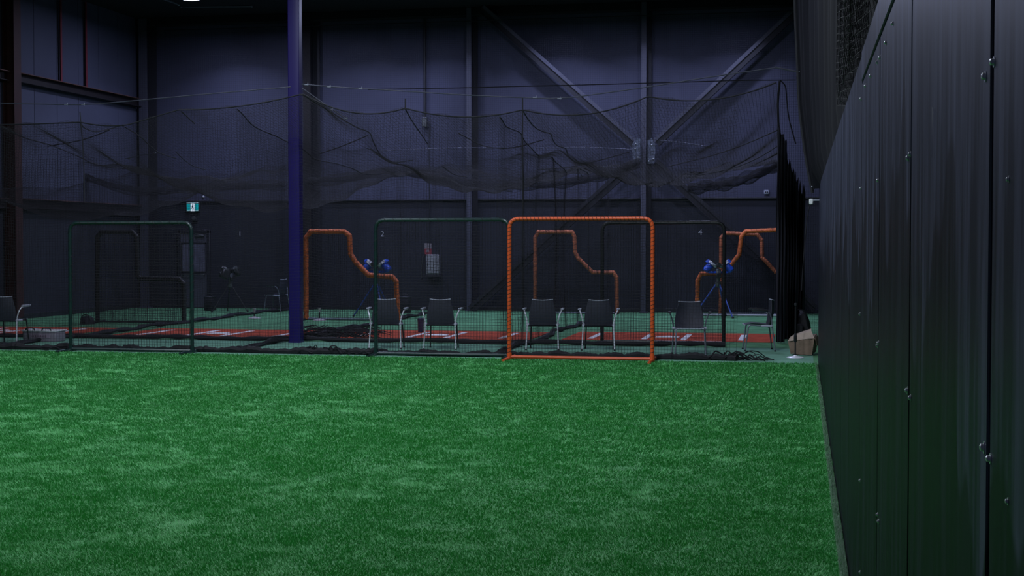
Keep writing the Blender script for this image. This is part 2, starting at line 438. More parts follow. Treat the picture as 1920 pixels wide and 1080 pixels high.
# turf pile: every blade a triangle, denser close to the camera
def turf_blades():
    n = 1060000
    u = RNG.random(n)
    Y = 5.4 * (YT / 5.4) ** u                       # log spacing: about the same number per pixel row
    s = RNG.random(n)
    xl = -Y * 0.605 - 0.4 - 2.2 * (RNG.random(n) < 0.22)
    X = xl + (XR - 0.01 - xl) * s
    keep = RNG.random(n) < 1.0
    keep &= X > XL + 0.02
    X, Y = X[keep], Y[keep]; n = len(X)
    # nap direction drifts over the field
    tab = np.random.default_rng(5).normal(0, 1, (256, 256))
    def vn(x, y):
        xi, yi = np.floor(x).astype(int), np.floor(y).astype(int)
        u_, v_ = x - xi, y - yi
        u_, v_ = u_ * u_ * (3 - 2 * u_), v_ * v_ * (3 - 2 * v_)
        g_ = lambda i_, j_: tab[i_ & 255, j_ & 255]
        return (g_(xi, yi) * (1 - u_) + g_(xi + 1, yi) * u_) * (1 - v_) + (g_(xi, yi + 1) * (1 - u_) + g_(xi + 1, yi + 1) * u_) * v_
    def fld(x, y):
        return 0.45 * vn(x * 1.1 + 40, y * 1.0 + 40) + 0.65 * vn(x * 3.7 + 90, y * 4.0 + 11) + 0.8 * vn(x * 9.5 + 150, y * 9.0 + 70)
    a = fld(X, Y) * 0.8 + RNG.normal(0, 0.9, n) - PI / 2
    lean = np.clip(0.88 + 0.12 * fld(X + 4, Y + 30) + RNG.normal(0, 0.26, n), 0.1, 1.4)
    sc = Y / 11.0
    Lb = (0.020 + 0.014 * RNG.random(n)) * (0.75 + 0.25 * sc)
    wd = (0.0030 + 0.0018 * RNG.random(n)) * np.clip(sc, 0.75, 2.2)
    dx, dy = np.cos(a), np.sin(a)
    b = a + PI / 2 + RNG.normal(0, 0.8, n)
    wx, wy = np.cos(b) * wd, np.sin(b) * wd
    V = np.empty((n, 3, 3), np.float32)
    V[:, 0] = np.stack([X - wx, Y - wy, np.full(n, 0.002)], 1)
    V[:, 1] = np.stack([X + wx, Y + wy, np.full(n, 0.002)], 1)
    V[:, 2] = np.stack([np.minimum(X + dx * Lb * np.sin(lean), XR - 0.003), np.minimum(Y + dy * Lb * np.sin(lean), YT + 0.05), 0.004 + Lb * np.cos(lean)], 1)
    F = np.arange(n * 3).reshape(n, 3)
    o = npmesh('turf_blades', V.reshape(-1, 3), F, M['blade'], f)
    o['kind'] = 'stuff'
    # pale cut edge of the carpet, curling up against the plywood
    n = 26000
    Y = 6.5 * (YT / 6.5) ** RNG.random(n)
    X = XR - 0.010 - RNG.random(n) * 0.042
    z0 = RNG.random(n) * 0.012
    V = np.empty((n, 3, 3), np.float32)
    wd = 0.0022 * np.clip(Y / 9, 1, 2)
    V[:, 0] = np.stack([X, Y - wd, z0], 1); V[:, 1] = np.stack([X, Y + wd, z0], 1)
    V[:, 2] = np.stack([X - 0.008 + 0.014 * RNG.random(n), Y + RNG.normal(0, 0.006, n), z0 + 0.025 + 0.02 * RNG.random(n)], 1)
    o = npmesh('turf_edge_fringe', V.reshape(-1, 3), np.arange(n * 3).reshape(n, 3), M['fringe'], f)
    o['kind'] = 'stuff'
    o['label'] = 'pale frayed turf edge along the plywood wall'
turf_blades()

wb = struct('wall_back', MB().box2((XL - 0.3, YB, -0.05), (6, YB + 0.2, ZC)), M['wall'])
obj('lower_board', MB().box2((XL, YB - 0.035, 0), (4.5, YB, 2.84)), M['wall_low'], wb, False)
wl = struct('wall_left', MB().box2((XL - 0.2, 4, -0.05), (XL, YB + 0.1, ZC)), M['wall_left'])
for y in np.arange(20.3, 36.0, 1.05):
    obj('cladding_rib', MB().box((XL + 0.005, y, 3.9), (0.012, 0.04, 7.7), 0.004), M['wall_left'], wl)
obj('lower_board', MB().box2((XL, 8, 0), (XL + 0.018, YB, 2.72)), M['wall_low'], wl, False)
struct('ceiling', MB().box2((-20, 1.0, ZC), (6, YB + 0.2, ZC + 0.1)), M['ceiling'])
struct('trim_1', MB().box((-6.5, YB - 0.06, 2.855), (22.0, 0.10, 0.035), 0.006), M['door_frame'])
struct('trim_2', MB().box((-6.5, YB - 0.16, ZC - 0.10), (22.0, 0.30, 0.22), 0.02), M['ceiling'])
struct('baseboard_back', MB().box((-6.5, YB - 0.05, 0.05), (22.0, 0.03, 0.10), 0.006), M['door_frame'])
struct('baseboard_left', MB().box((XL + 0.02, 27.0, 0.06), (0.03, 18.5, 0.12), 0.006), M['door_frame'])

# ---- plywood wall on the right: panels, cap strip, bolts
WZ = 2.585
wr = struct('wall_right', MB().box2((XR + 0.022, 0.6, 0.0), (XR + 0.12, 21.5, WZ - 0.01)), M['door_frame'])
seams = [0.65, 2.12, 3.63, 5.06, 6.55]
while seams[-1] < 20.0:
    seams.append(seams[-1] + 1.49)
seams[-1] = 21.5
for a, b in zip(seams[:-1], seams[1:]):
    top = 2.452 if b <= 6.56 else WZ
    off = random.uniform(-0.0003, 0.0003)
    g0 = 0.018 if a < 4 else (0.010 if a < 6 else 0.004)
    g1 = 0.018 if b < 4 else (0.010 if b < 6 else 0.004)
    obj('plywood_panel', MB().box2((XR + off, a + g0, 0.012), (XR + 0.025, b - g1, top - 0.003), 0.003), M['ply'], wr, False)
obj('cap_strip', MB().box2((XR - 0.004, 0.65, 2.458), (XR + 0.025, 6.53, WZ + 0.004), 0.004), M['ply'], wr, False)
bolts = [(1675, 44), (1662, 80), (1651, 108), (1646, 116), (1633, 142), (1623, 161), (1615, 185), (1708, 289), (1704, 296), (1647, 338), (1615, 353),
         (1865, 116), (1849, 143), (1613, 589), (1648, 643), (1646, 648), (1702, 732), (1708, 746), (1846, 839), (1858, 860), (1613, 901), (1646, 965), (1648, 978), (1613, 1073),
         (1892, 336), (1890, 940)]
bme = None
for px, py in bolts:
    p = PX(px, py, XR)
    if bme is None:
        mb = MB()
        vs = []
        mb.tube([(0.0, 0, 0), (-0.0016, 0, 0), (-0.0016, 0, 0), (-0.0055, 0, 0), (-0.007, 0, 0)], [0.0085, 0.0085, 0.0055, 0.005, 0.003], 10)
        o = obj('bolt', mb, M['bolt'], wr, True, p); bme = o.data
    else:
        o = link('bolt', bme, wr, p)
    sc = 0.55 if px in (1892, 1890) else 1.0
    o.scale = (sc, sc, sc * random.uniform(0.9, 1.25))
# scrape of bare wood on one board
pz = PX(1752, 248, XR)
obj('pale_scrape', MB().grid([[(XR - 0.0045, pz[1] - 0.004 * k, pz[2] + 0.05), (XR - 0.0045, pz[1] + 0.002 + 0.002 * k, pz[2] - 0.05)] for k in (-1, 0, 1)]), mat('bare_wood_scrape', (0.16, 0.16, 0.17), 0.7), wr)

# ---- door in the back wall
dl = PY(337, 580, YB)[0]; dr = PY(397, 580, YB)[0]
dz = PY(366, 433, YB)[2]
d1 = struct('door_1', MB().box2((dl + 0.08, YB - 0.085, 0.02), (dr - 0.08, YB - 0.04, dz - 0.06), 0.004), M['door'])
yf = YB - 0.10
fr = MB()
fr.box2((dl, yf - 0.02, 0), (dl + 0.08, YB - 0.03, dz + 0.02), 0.006).box2((dr - 0.08, yf - 0.02, 0), (dr, YB - 0.03, dz + 0.02), 0.006).box2((dl, yf - 0.02, dz - 0.06), (dr, YB - 0.03, dz + 0.03), 0.006)
obj('door_frame', fr, M['door_frame'], d1)
obj('door_window', MB().box2((dl + 0.13, YB - 0.10, 0.98), (dr - 0.13, YB - 0.083, 1.72), 0.004), mat('dim_reflecting_glass', (0.14, 0.14, 0.19), 0.25), d1)
wf = MB()
for q in ((dl + 0.10, 0.94, dr - 0.10, 0.985), (dl + 0.10, 1.715, dr - 0.10, 1.76)):
    wf.box2((q[0], YB - 0.105, q[1]), (q[2], YB - 0.08, q[3]), 0.004)
wf.box2((dl + 0.10, YB - 0.105, 0.94), (dl + 0.135, YB - 0.08, 1.76), 0.004).box2((dr - 0.135, YB - 0.105, 0.94), (dr - 0.10, YB - 0.08, 1.76), 0.004)
obj('window_frame', wf, M['door_frame'], d1)
obj('push_bar', MB().tube(fillet([(dl + 0.15, YB - 0.085, 0.9), (dl + 0.15, YB - 0.15, 0.9), (dr - 0.15, YB - 0.15, 0.9), (dr - 0.15, YB - 0.085, 0.9)], 0.03), 0.018), M['grey_machine'], d1)
obj('door_closer', MB().box((dr - 0.28, YB - 0.12, dz - 0.13), (0.26, 0.05, 0.045), 0.008).cyl((dr - 0.2, YB - 0.12, dz - 0.11), (dr - 0.4, YB - 0.16, dz - 0.07), 0.008), M['grey_machine'], d1)

# ================================================================== STEEL
def hsection(name, x, y, z0, z1, wdt, dep, m, label, flange='wall', tf=0.02):
    t = thing(name, label, 'column', (x, y, z0))
    h = z1 - z0
    if flange == 'wall':      # flanges parallel to the back wall
        obj('front_flange', MB().box((0, -dep / 2, h / 2), (wdt, tf, h), 0.004), m, t)
        obj('rear_flange', MB().box((wdt * 0.55, dep / 2 - 0.02, h / 2), (wdt * 1.5, tf, h), 0.004), M['brace'], t)  # dark steel paints in the shade of the column's right recess
        obj('web', MB().box((wdt * 0.3, 0, h / 2), (tf * 0.8, dep - tf, h)), M['brace'], t, False)
    else:
        obj('front_flange', MB().box((dep / 2, 0, h / 2), (tf, wdt, h), 0.004), m, t)
        obj('rear_flange', MB().box((-dep / 2, 0, h / 2), (tf, wdt, h), 0.004), m, t)
        obj('web', MB().box((0, 0, h / 2), (dep - tf, tf * 0.8, h)), m, t, False)
    bp = MB().box((0, 0, 0.012), (wdt + 0.08, dep + 0.08, 0.024), 0.004)
    obj('base_plate', bp, m, t)
    return t
for px, m, lab in [(579, 'oxide_dim', 'rusty dark steel column on the back wall behind the navy pillar'),
                   (881, 'column', 'black steel column on the back wall where the left brace starts'),
                   (1207, 'column', 'black steel column on the back wall through the crossing of the braces')]:
    x = PY(px, 455, 36.0)[0]
    hsection('steel_column', x, 36.06, 0, ZC - 0.02, 0.13 if m != 'oxide_dim' else 0.2, 0.30, M[m], lab)
xr3 = 0.55
hsection('steel_column', PY(272, 455, 36.05)[0] + 0.02, 36.06, 0, ZC - 0.02, 0.24, 0.2, M['column'], 'black steel column in the far left corner of the hall')
yc = G(27, 606)[1]
pcx = XL + 0.17
hsection('steel_column', pcx, PX(26, 455, pcx)[1], 0, ZC - 0.02, 0.30, 0.26, M['oxide'], 'rust red steel column standing against the left wall', 'side')
ycol = PX(26, 455, pcx)[1]

def girt(y0, y1, z, label):
    t = thing('wall_girt', label, 'beam', (XL + 0.1, (y0 + y1) / 2, z))
    L_ = y1 - y0
    obj('top_flange', MB().box((0.0, 0, -0.008), (0.22, L_, 0.016), 0.003), M['oxide_lit'], t)
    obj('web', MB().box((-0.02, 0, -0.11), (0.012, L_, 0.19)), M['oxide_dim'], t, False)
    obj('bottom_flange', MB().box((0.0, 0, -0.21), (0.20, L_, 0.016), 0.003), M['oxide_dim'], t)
zg1 = PX(150, 160, XL + 0.2)[2]; zg2 = PX(150, 378, XL + 0.2)[2]
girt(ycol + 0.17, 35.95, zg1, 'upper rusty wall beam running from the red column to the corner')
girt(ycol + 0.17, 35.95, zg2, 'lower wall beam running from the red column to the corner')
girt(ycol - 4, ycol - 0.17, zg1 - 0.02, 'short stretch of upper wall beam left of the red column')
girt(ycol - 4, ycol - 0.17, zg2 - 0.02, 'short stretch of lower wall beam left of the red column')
for px, lab in [(115, 'thin red steel post on the left wall, nearer the red column'), (162, 'thin red steel post on the left wall, nearer the corner')]:
    p = PX(px, 100, XL + 0.08)
    t = thing('steel_post', lab, 'post', (p[0], p[1], zg1 + 0.004))
    h = ZC - zg1 - 0.03
    obj('leg_plate', MB().box((0, 0, h / 2), (0.012, 0.075, h), 0.003), mat('bright_oxide', (0.16, 0.022, 0.034), 0.7, var=0.2), t)
    obj('side_plate', MB().box((-0.035, 0.032, h / 2), (0.06, 0.010, h), 0.003), M['oxide'], t)

def brace(p0, p1, label, wd=0.22, lip='column'):
    t = thing('steel_brace', label, 'brace', p0)
    a = np.zeros(3); b = np.array(p1) - np.array(p0)
    d = b / np.linalg.norm(b); n_ = np.array((-d[2], 0, d[0])); n_ = n_ * (1 if n_[2] > 0 else -1)
    mb = MB()
    for (w0, w1, y0, y1, nm, mm) in ((-wd / 2, wd / 2, -0.02, -0.005, 'back_face', 'brace'), (-wd / 2, -wd / 2 + 0.014, -0.06, 0.08, 'side_flange', 'brace'), (wd / 2 - 0.085, wd / 2, -0.06, -0.045, 'front_lip', lip), (wd / 2 - 0.014, wd / 2, -0.045, 0.08, 'side_flange', lip)):  # lighter lip paints in the lit upper edge over a shaded face
        q = MB()
        vs = []
        for e in (a, b):
            for (ww, yy) in ((w0, y0), (w1, y0), (w1, y1), (w0, y1)):
                vs.append(e + n_ * ww + np.array((0, yy, 0)))
        q.add(vs, [(0, 1, 5, 4), (1, 2, 6, 5), (2, 3, 7, 6), (3, 0, 4, 7), (3, 2, 1, 0), (4, 5, 6, 7)])
        obj(nm, q, M[mm], t, False)
    return t
YBR = 35.85
brace(PY(903, 16, YBR), PY(1190, 270, YBR), 'upper left diagonal steel brace on the back wall')
brace(PY(1500, 14, YBR), PY(1230, 268, YBR), 'upper right diagonal steel brace on the back wall')
brace(PY(1228, 305, YBR), PY(1528, 580, YBR), 'lower right diagonal steel brace on the back wall', lip='brace')  # lip in the shaded steel: dimness behind the nets painted in
brace(PY(1188, 307, YBR), PY(884, 580, YBR), 'lower left diagonal steel brace on the back wall', lip='brace')
gp = PY(1207, 280, 35.80)
t = thing('gusset_plate', 'pale steel gusset where the four braces meet the column', 'plate', gp)
obj('left_plate', MB().prism([(-0.27, -0.30), (-0.08, -0.34), (-0.08, 0.26), (-0.16, 0.28), (-0.30, 0.12)], -0.03, -0.01), M['gusset'], t, False)
obj('right_plate', MB().prism([(0.10, -0.36), (0.27, -0.36), (0.30, 0.10), (0.2, 0.27), (0.10, 0.22)], -0.03, -0.01), M['gusset'], t, False)
for q in ((-0.2, 0.02), (-0.14, -0.2), (-0.2, 0.14), (0.13, -0.3), (0.2, 0.1), (0.24, -0.24)):
    obj('bolt', MB().tube([(q[0], -0.03, q[1]), (q[0], -0.05, q[1]), (q[0], -0.055, q[1])], [0.022, 0.02, 0.01], 8), M['bolt'], t)

# conduit, junction box and drop cable
cx = PY(796, 100, 36.2)[0]
zj = PY(796, 230, 36.2)[2]
t = thing('wall_conduit', 'thin dark conduit running down the back wall into a box', 'conduit', (cx, 36.22, zj))
obj('pipe', MB().cyl((0, 0, 0.1), (0, 0, ZC - 0.22 - zj), 0.035, 10), M['door_frame'], t)
obj('junction_box', MB().box((0, -0.02, 0), (0.13, 0.10, 0.22), 0.012), M['grey_machine'], t)
obj('clamp', MB().box((0, -0.01, 0.13), (0.12, 0.08, 0.03), 0.006), M['lamp_body'], t)
zb = PY(804, 470, 36.2)[2]
obj('cable', MB().tube(fillet([(0.07, 0, 0.02), (0.12, 0, 0.0), (0.11, 0, -0.6), (0.12, 0.02, zb - zj)], 0.05), 0.013, 6), M['door_frame'], t)

# navy pillar
p = G(552, 643)
t = thing('steel_pillar', 'navy blue painted square steel pillar from floor to ceiling', 'pillar', (p[0], p[1] + 0.1, 0))
sh = ZC
obj('post', MB().box((0, 0, sh / 2), (0.205, 0.19, sh), 0.016, None, 3), M['navy'], t)
obj('base_plate', MB().box((0, 0, 0.01), (0.22, 0.22, 0.018), 0.003), M['navy'], t)
xpil, ypil = p[0], p[1] + 0.1

# ceiling lamp in view and its conduit
lp = PY(357, -3.5, 32.3)
t = thing('high_bay_lamp', 'round white lit lamp hanging at the ceiling above the exit sign', 'lamp', lp)
hh = ZC - lp[2]
obj('housing', MB().lathe([(0.10, 0.42), (0.14, 0.40), (0.17, 0.26), (0.31, 0.05), (0.32, 0.015), (0.29, 0.015)]), M['lamp_body'], t)
obj('lens', MB().lathe([(0.285, 0.02), (0.285, 0.0), (0.2, -0.03), (0.05, -0.045)]), M['lens'], t)
if hh > 0.42:
    obj('stem', MB().cyl((0, 0, 0.4), (0, 0, hh), 0.02), M['lamp_body'], t)
pa = PY(340, 13, 34.6); pb = PY(472, 12, 34.6)
t = thing('ceiling_conduit', 'thin pale conduit under the dark ceiling right of the lamp', 'conduit', (pa + pb) / 2)
obj('pipe', MB().cyl(pa - (pa + pb) / 2, pb - (pa + pb) / 2, 0.018), M['grey_tube'], t)
for q in (pa, pb):
    obj('clamp', MB().box(q - (pa + pb) / 2, (0.05, 0.06, 0.05), 0.01), M['grey_tube'], t)
pa = PY(306, -2, 33.0); pb = PY(335, 8, 34.2)
t = thing('ceiling_conduit', 'short pale conduit slanting to the left side of the lamp', 'conduit', (pa + pb) / 2)
obj('pipe', MB().cyl(pa - (pa + pb) / 2, pb - (pa + pb) / 2, 0.022), M['grey_tube'], t)
obj('clamp', MB().box(pb - (pa + pb) / 2, (0.06, 0.06, 0.06), 0.01), M['bolt'], t)

# ================================================================== SIGNS ON THE BACK WALL
ys = YB - 0.12
a = PY(350, 396, ys); b = PY(373, 380, ys)
c = (a + b) / 2; W_, H_ = abs(b[0] - a[0]), abs(b[2] - a[2])
t = thing('exit_sign', 'lit teal and white exit sign with running figure above the door', 'exit sign', c)
obj('housing', MB().box((0, 0.03, 0), (W_ + 0.03, 0.07, H_ + 0.03), 0.008), M['door_frame'], t)
obj('teal_panel', MB().box((-W_ * 0.335, -0.008, -0.01), (W_ * 0.30, 0.012, H_ * 0.84), 0.003), M['teal'], t)
obj('teal_panel', MB().box((W_ * 0.335, -0.008, -0.01), (W_ * 0.30, 0.012, H_ * 0.84), 0.003), M['teal'], t)
obj('white_panel', MB().box((0, -0.008, -0.01), (W_ * 0.34, 0.012, H_ * 0.9), 0.003), M['lit_white'], t)
for xx, zz, ww, hh_ in ((0, 0.46, 0.98, 0.07), (-0.335, -0.40, 0.30, 0.09), (0.335, -0.40, 0.30, 0.09)):
    obj('lit_strip', MB().box((W_ * xx, -0.010, H_ * zz), (W_ * ww, 0.012, H_ * hh_), 0.003), M['lit_rim'], t)
fg = MB()
k = H_ * 0.30
def strut2(a_, b_, r_):
    fg.tube([(a_[0] * k, -0.017, a_[1] * k), (b_[0] * k, -0.017, b_[1] * k)], r_ * k, 6)
fg.lathe([(0.02 * k, -0.2 * k), (0.2 * k, -0.12 * k), (0.22 * k, 0.0), (0.18 * k, 0.14 * k), (0.02 * k, 0.2 * k)], (0.12 * k, -0.012, 0.88 * k), 10)
for a_, b_, r_ in [((0.05, 0.6), (-0.12, -0.1), 0.2), ((-0.12, -0.1), (0.35, -0.4), 0.13), ((0.35, -0.4), (0.3, -0.95), 0.11), ((-0.12, -0.1), (-0.35, -0.55), 0.13), ((-0.35, -0.55), (-0.75, -0.6), 0.11), ((0.05, 0.5), (0.45, 0.2), 0.1), ((0.0, 0.5), (-0.45, 0.25), 0.1)]:
    strut2(a_, b_, r_)
obj('running_figure', fg, M['sign_man'], t)
p = PY(364, 409, ys)
t = thing('emergency_lamp', 'small dark round emergency lamp just below the exit sign', 'lamp', p)
obj('body', MB().box((0, 0.05, -0.05), (0.14, 0.08, 0.07), 0.01), M['door_frame'], t)
obj('head', MB().tube([(0, 0.04, -0.01), (0, -0.03, 0.0), (0, -0.05, 0.0)], [0.045, 0.055, 0.05], 12), M['grey_machine'], t)
p = PY(381, 369, YB - 0.03)
t = thing('wall_sensor', 'tiny white sensor on the wall up right of the exit sign', 'sensor', p)
obj('cap', MB().tube([(0, 0.03, 0), (0, 0.0, 0), (0, -0.02, 0)], [0.03, 0.03, 0.012], 10), M['white'], t)
p = PY(1437, 360, YB - 0.06)
t = thing('wall_box', 'small white outlet box on the back wall left of the gathered net', 'box', p)
obj('box', MB().box((0, 0.02, 0), (0.12, 0.06, 0.10), 0.01), M['seat_edge'], t)
obj('socket', MB().box((-0.02, -0.012, -0.005), (0.03, 0.012, 0.04), 0.003).box((0.025, -0.012, -0.005), (0.03, 0.012, 0.04), 0.003), M['shell_dark'], t)

def text_mesh(txt, size, name, m, parent):
    cu = bpy.data.curves.new(name, 'FONT'); cu.body = txt; cu.size = size; cu.extrude = 0.004
    cu.align_x = 'CENTER'; cu.align_y = 'CENTER'
    tmp = bpy.data.objects.new('tmp', cu); COL.objects.link(tmp)
    dg = bpy.context.evaluated_depsgraph_get(); dg.update()
    me = bpy.data.meshes.new_from_object(tmp.evaluated_get(dg))
    bpy.data.objects.remove(tmp); bpy.data.curves.remove(cu)
    me.materials.clear(); me.materials.append(m)
    for v in me.vertices:
        x, y, z = v.co
        v.co = (x, -z, y)
    o = link(name, me, parent)
    return o
for px, py, tx, lab in [(450, 439, '1', 'white painted numeral right of the door, above the black pitching machine'), (717, 439, '2', 'white painted numeral two seen through the green screen'), (1313, 436, '4', 'white painted numeral four above the right blue pitching machine')]:
    p = PY(px, py, YB - 0.045)
    o = text_mesh(tx, 0.20, 'wall_number', M['number'], None)
    o.location = p
    tag(o, lab, 'number', 'lane numbers on the back wall')

a = PY(795, 477, YB - 0.05); b = PY(809, 456, YB - 0.05)
c = (a + b) / 2; W_, H_ = b[0] - a[0], b[2] - a[2]
t = thing('extinguisher_sign', 'red and white fire equipment sign on the back wall', 'sign', c)
obj('white_half', MB().box((0, 0, H_ * 0.26), (W_, 0.01, H_ * 0.46), 0.002), M['sign_white'], t)
obj('red_half', MB().box((0, 0, -H_ * 0.23), (W_, 0.01, H_ * 0.50), 0.002), M['sign_red'], t)
obj('symbol', MB().prism([(-0.035, -0.085), (0.035, -0.085), (0.03, -0.03), (0.012, -0.01), (0.0, 0.0), (-0.012, -0.02), (-0.03, -0.035)], -0.012, -0.006), M['sign_white'], t, False)
a = PY(799, 515, YB - 0.2); b = PY(823, 477, YB - 0.2)
c = (a + b) / 2; W_, H_ = b[0] - a[0], b[2] - a[2]
t = thing('wall_cabinet', 'pale grey wall box under the fire equipment sign', 'box', c)
obj('body', MB().box((0, 0.07, 0), (W_, 0.16, H_), 0.015), M['pale_box'], t)
obj('door', MB().box((0.01, -0.02, 0.01), (W_ * 0.86, 0.02, H_ * 0.88), 0.006), M['pale_box'], t)
obj('base', MB().box((0.02, 0.06, -H_ / 2 - 0.03), (W_ * 1.15, 0.18, 0.05), 0.008), M['shell_dark'], t)
obj('latch', MB().box((-W_ * 0.36, -0.035, 0), (0.025, 0.02, 0.06), 0.005), M['shell_dark'], t)
p = PY(792, 490, YB - 0.05)
t = thing('hanging_cord', 'thin grey cord hanging on the back wall beside the pale box', 'cord', p)
obj('cord', MB().tube(fillet([(0.02, 0, 0.15), (0.0, -0.01, 0.0), (-0.03, 0, -0.22), (-0.02, 0, -0.42)], 0.08), 0.012, 6), M['grey_machine'], t)
obj('plug', MB().box((-0.02, 0, -0.44), (0.03, 0.03, 0.05), 0.006), M['shell_dark'], t)

# ================================================================== TURF MATS
mats = [(G(2, 621)[0], 25.1, 'red batting mat at the far left edge of the picture'),
        (G(413, 626)[0], 25.15, 'red batting mat left of the navy pillar'),
        (G(826, 628)[0], 25.45, 'red batting mat behind the tall green screen'),
        (G(1253, 632.5)[0], 25.75, 'red batting mat at the right behind the lone chair facing out')]
def strip(p0, p1, wd, z=0.010, h=0.006):
    p0 = np.array(p0); p1 = np.array(p1); d = p1 - p0; d /= np.linalg.norm(d); n_ = np.array((-d[1], d[0])) * wd / 2
    q = [p0 - n_, p1 - n_, p1 + n_, p0 + n_]
    vs = [(a_[0], a_[1], z) for a_ in q] + [(a_[0], a_[1], z + h) for a_ in q]
    return MB().add(vs, [(4, 5, 6, 7), (3, 2, 1, 0), (0, 1, 5, 4), (1, 2, 6, 5), (2, 3, 7, 6), (3, 0, 4, 7)])
for x, y, lab in mats:
    t = thing('batting_mat', lab, 'mat', (x, y, 0), 0, 'red batting mats')
    obj('mat', MB().box((0.05, 0.95, 0.006), (3.75, 2.3, 0.012), 0.003), M['red_turf'], t, False)
    for lx in (-1.34, -0.37, 0.34, 1.36):
        obj('box_line', strip((lx, 0.08), (lx, 1.62), 0.105, 0.011), M['white_line'], t, False)
    obj('home_plate', MB().add([(-0.215, 0.62, 0.012), (0.215, 0.62, 0.012), (0.215, 0.84, 0.012), (0, 1.05, 0.012), (-0.215, 0.84, 0.012), (-0.215, 0.62, 0.020), (0.215, 0.62, 0.020), (0.215, 0.84, 0.020), (0, 1.05, 0.020), (-0.215, 0.84, 0.020)],
        [(5, 6, 7, 8, 9), (4, 3, 2, 1, 0)] + [(i, (i + 1) % 5, (i + 1) % 5 + 5, i + 5) for i in range(5)]), M['white_line'], t, False)

# ================================================================== NETS
YF = 21.55
hang = [(-220, 229, 5), (150, 229, 4), (240, 234, 0), (335, 206, 8), (568, 176, 22), (760, 203, 15), (980, 206, 21), (1215, 181, 20), (1462, 152, 0)]
prof = []
for (a_, b_, sg), (c_, d_, _) in zip(hang[:-1], hang[1:]):
    for q_ in np.linspace(0, 1, 12, endpoint=False):
        prof.append((a_ + (c_ - a_) * q_, b_ + (d_ - b_) * q_ + sg * 4 * q_ * (1 - q_)))
prof.append((1462, 152))
pp = np.array([PY(a_, b_, YF) for a_, b_ in prof])
XN0, XN1 = -17.2, -0.36
def ztop(X):
    return np.interp(X, pp[:, 0], pp[:, 2])
YK = 35.55
DIV = [-13.06, -8.86, -4.58]
def roofz(X, Y):
    t_ = np.clip((Y - YF) / (YK - YF), 0, 1)
    ph = (X + 13.06) / 4.24
    lat = 0.78 + 0.22 * np.cos(2 * PI * (ph - 0.5))
    zf = ztop(X)
    zb_ = 3.62 + 0.10 * np.cos(2 * PI * ph)
    s_ = 0.95 + 0.10 * np.sin(1.1 * X) - 0.045 * (X + 7)
    z = zf + (zb_ - zf) * t_ - s_ * 4 * t_ * (1 - t_) * lat
    return z + 0.10 * np.abs(np.sin(4.2 * PI * t_)) * (0.5 + 0.5 * np.sin(2.3 * X)) + 0.035 * np.sin(9 * X + 5 * t_ * 6)
def put(fn):
    return fn
# front curtain
t = thing('front_net_curtain', 'long black net curtain hanging along the front of the cages', 'net', (0, 0, 0))
XF1 = PY(1382, 600, YF)[0]
def f_front(U, V):
    X = XN0 + (XF1 - XN0) * U
    Z = 0.06 + (ztop(X) - 0.06) * V
    Y = YF + 0.05 * np.sin(2.1 * X) * np.sin(PI * V) + 0.03 * np.sin(5.3 * X + 2 * V)
    return np.stack([X + 0.02 * np.sin(7 * V + X), Y, Z], -1)
net('net_mesh', f_front, 355, 88, 130, 10, 0.0016, t)
xs = np.linspace(XN0, -0.36, 260)
obj('top_rope', MB().tube(np.stack([xs, np.full_like(xs, YF), ztop(xs)], 1), 0.011, 5), M['rope'], t)
xs = np.linspace(XN0, XF1, 420)
hr = 0.034 + 0.022 * np.abs(np.sin(3.1 * xs) * np.sin(7.7 * xs + 1)) + 0.012 * RNG.random(len(xs))
obj('bunched_hem', MB().tube(np.stack([xs, YF - 0.05 + 0.05 * np.sin(2.6 * xs) + 0.02 * RNG.random(len(xs)), hr * 0.95], 1), hr, 7), M['net'], t)
hm = MB()
for (pa_, pb_, n_, hgt) in [((560, 664), (640, 664), 16, 0.16), ((655, 664), (708, 667), 10, 0.12), ((1340, 672), (1412, 671), 16, 0.17), ((60, 655), (135, 658), 8, 0.08), ((480, 662), (560, 664), 6, 0.07)]:
    a_ = G(*pa_); b_ = G(*pb_)
    for i in range(n_):
        s0 = random.random(); ln = random.uniform(0.12, 0.35)
        c0 = a_ + (b_ - a_) * s0; c0[1] = YF - 0.02 + random.uniform(-0.1, 0.2)
        e = [(c0[0] + ln * (q - 0.5) * 2 + random.gauss(0, 0.03), c0[1] + random.gauss(0, 0.04), max(0.012, hgt * random.random() * math.sin(PI * (q * 0.8 + 0.1)))) for q in np.linspace(0, 1, 7)]
        hm.tube(fillet(e, 0.03, 2), random.uniform(0.006, 0.014), 5)
o = obj('loose_folds', hm, M['net'], t); o['kind'] = 'stuff'
for px, y0, y1 in [(150, 210, 380), (980, 184, 560), (760, 185, 206)]:
    p0 = PY(px, y0, YF); p1 = PY(px + 8 * (px == 150), y1, YF)
    obj('drop_rope', MB().tube(resample([p0, (p0 + p1) / 2 + np.array((0.03, 0, 0)) * (px == 150), p1], 0.25), 0.010, 5), M['rope'], t)

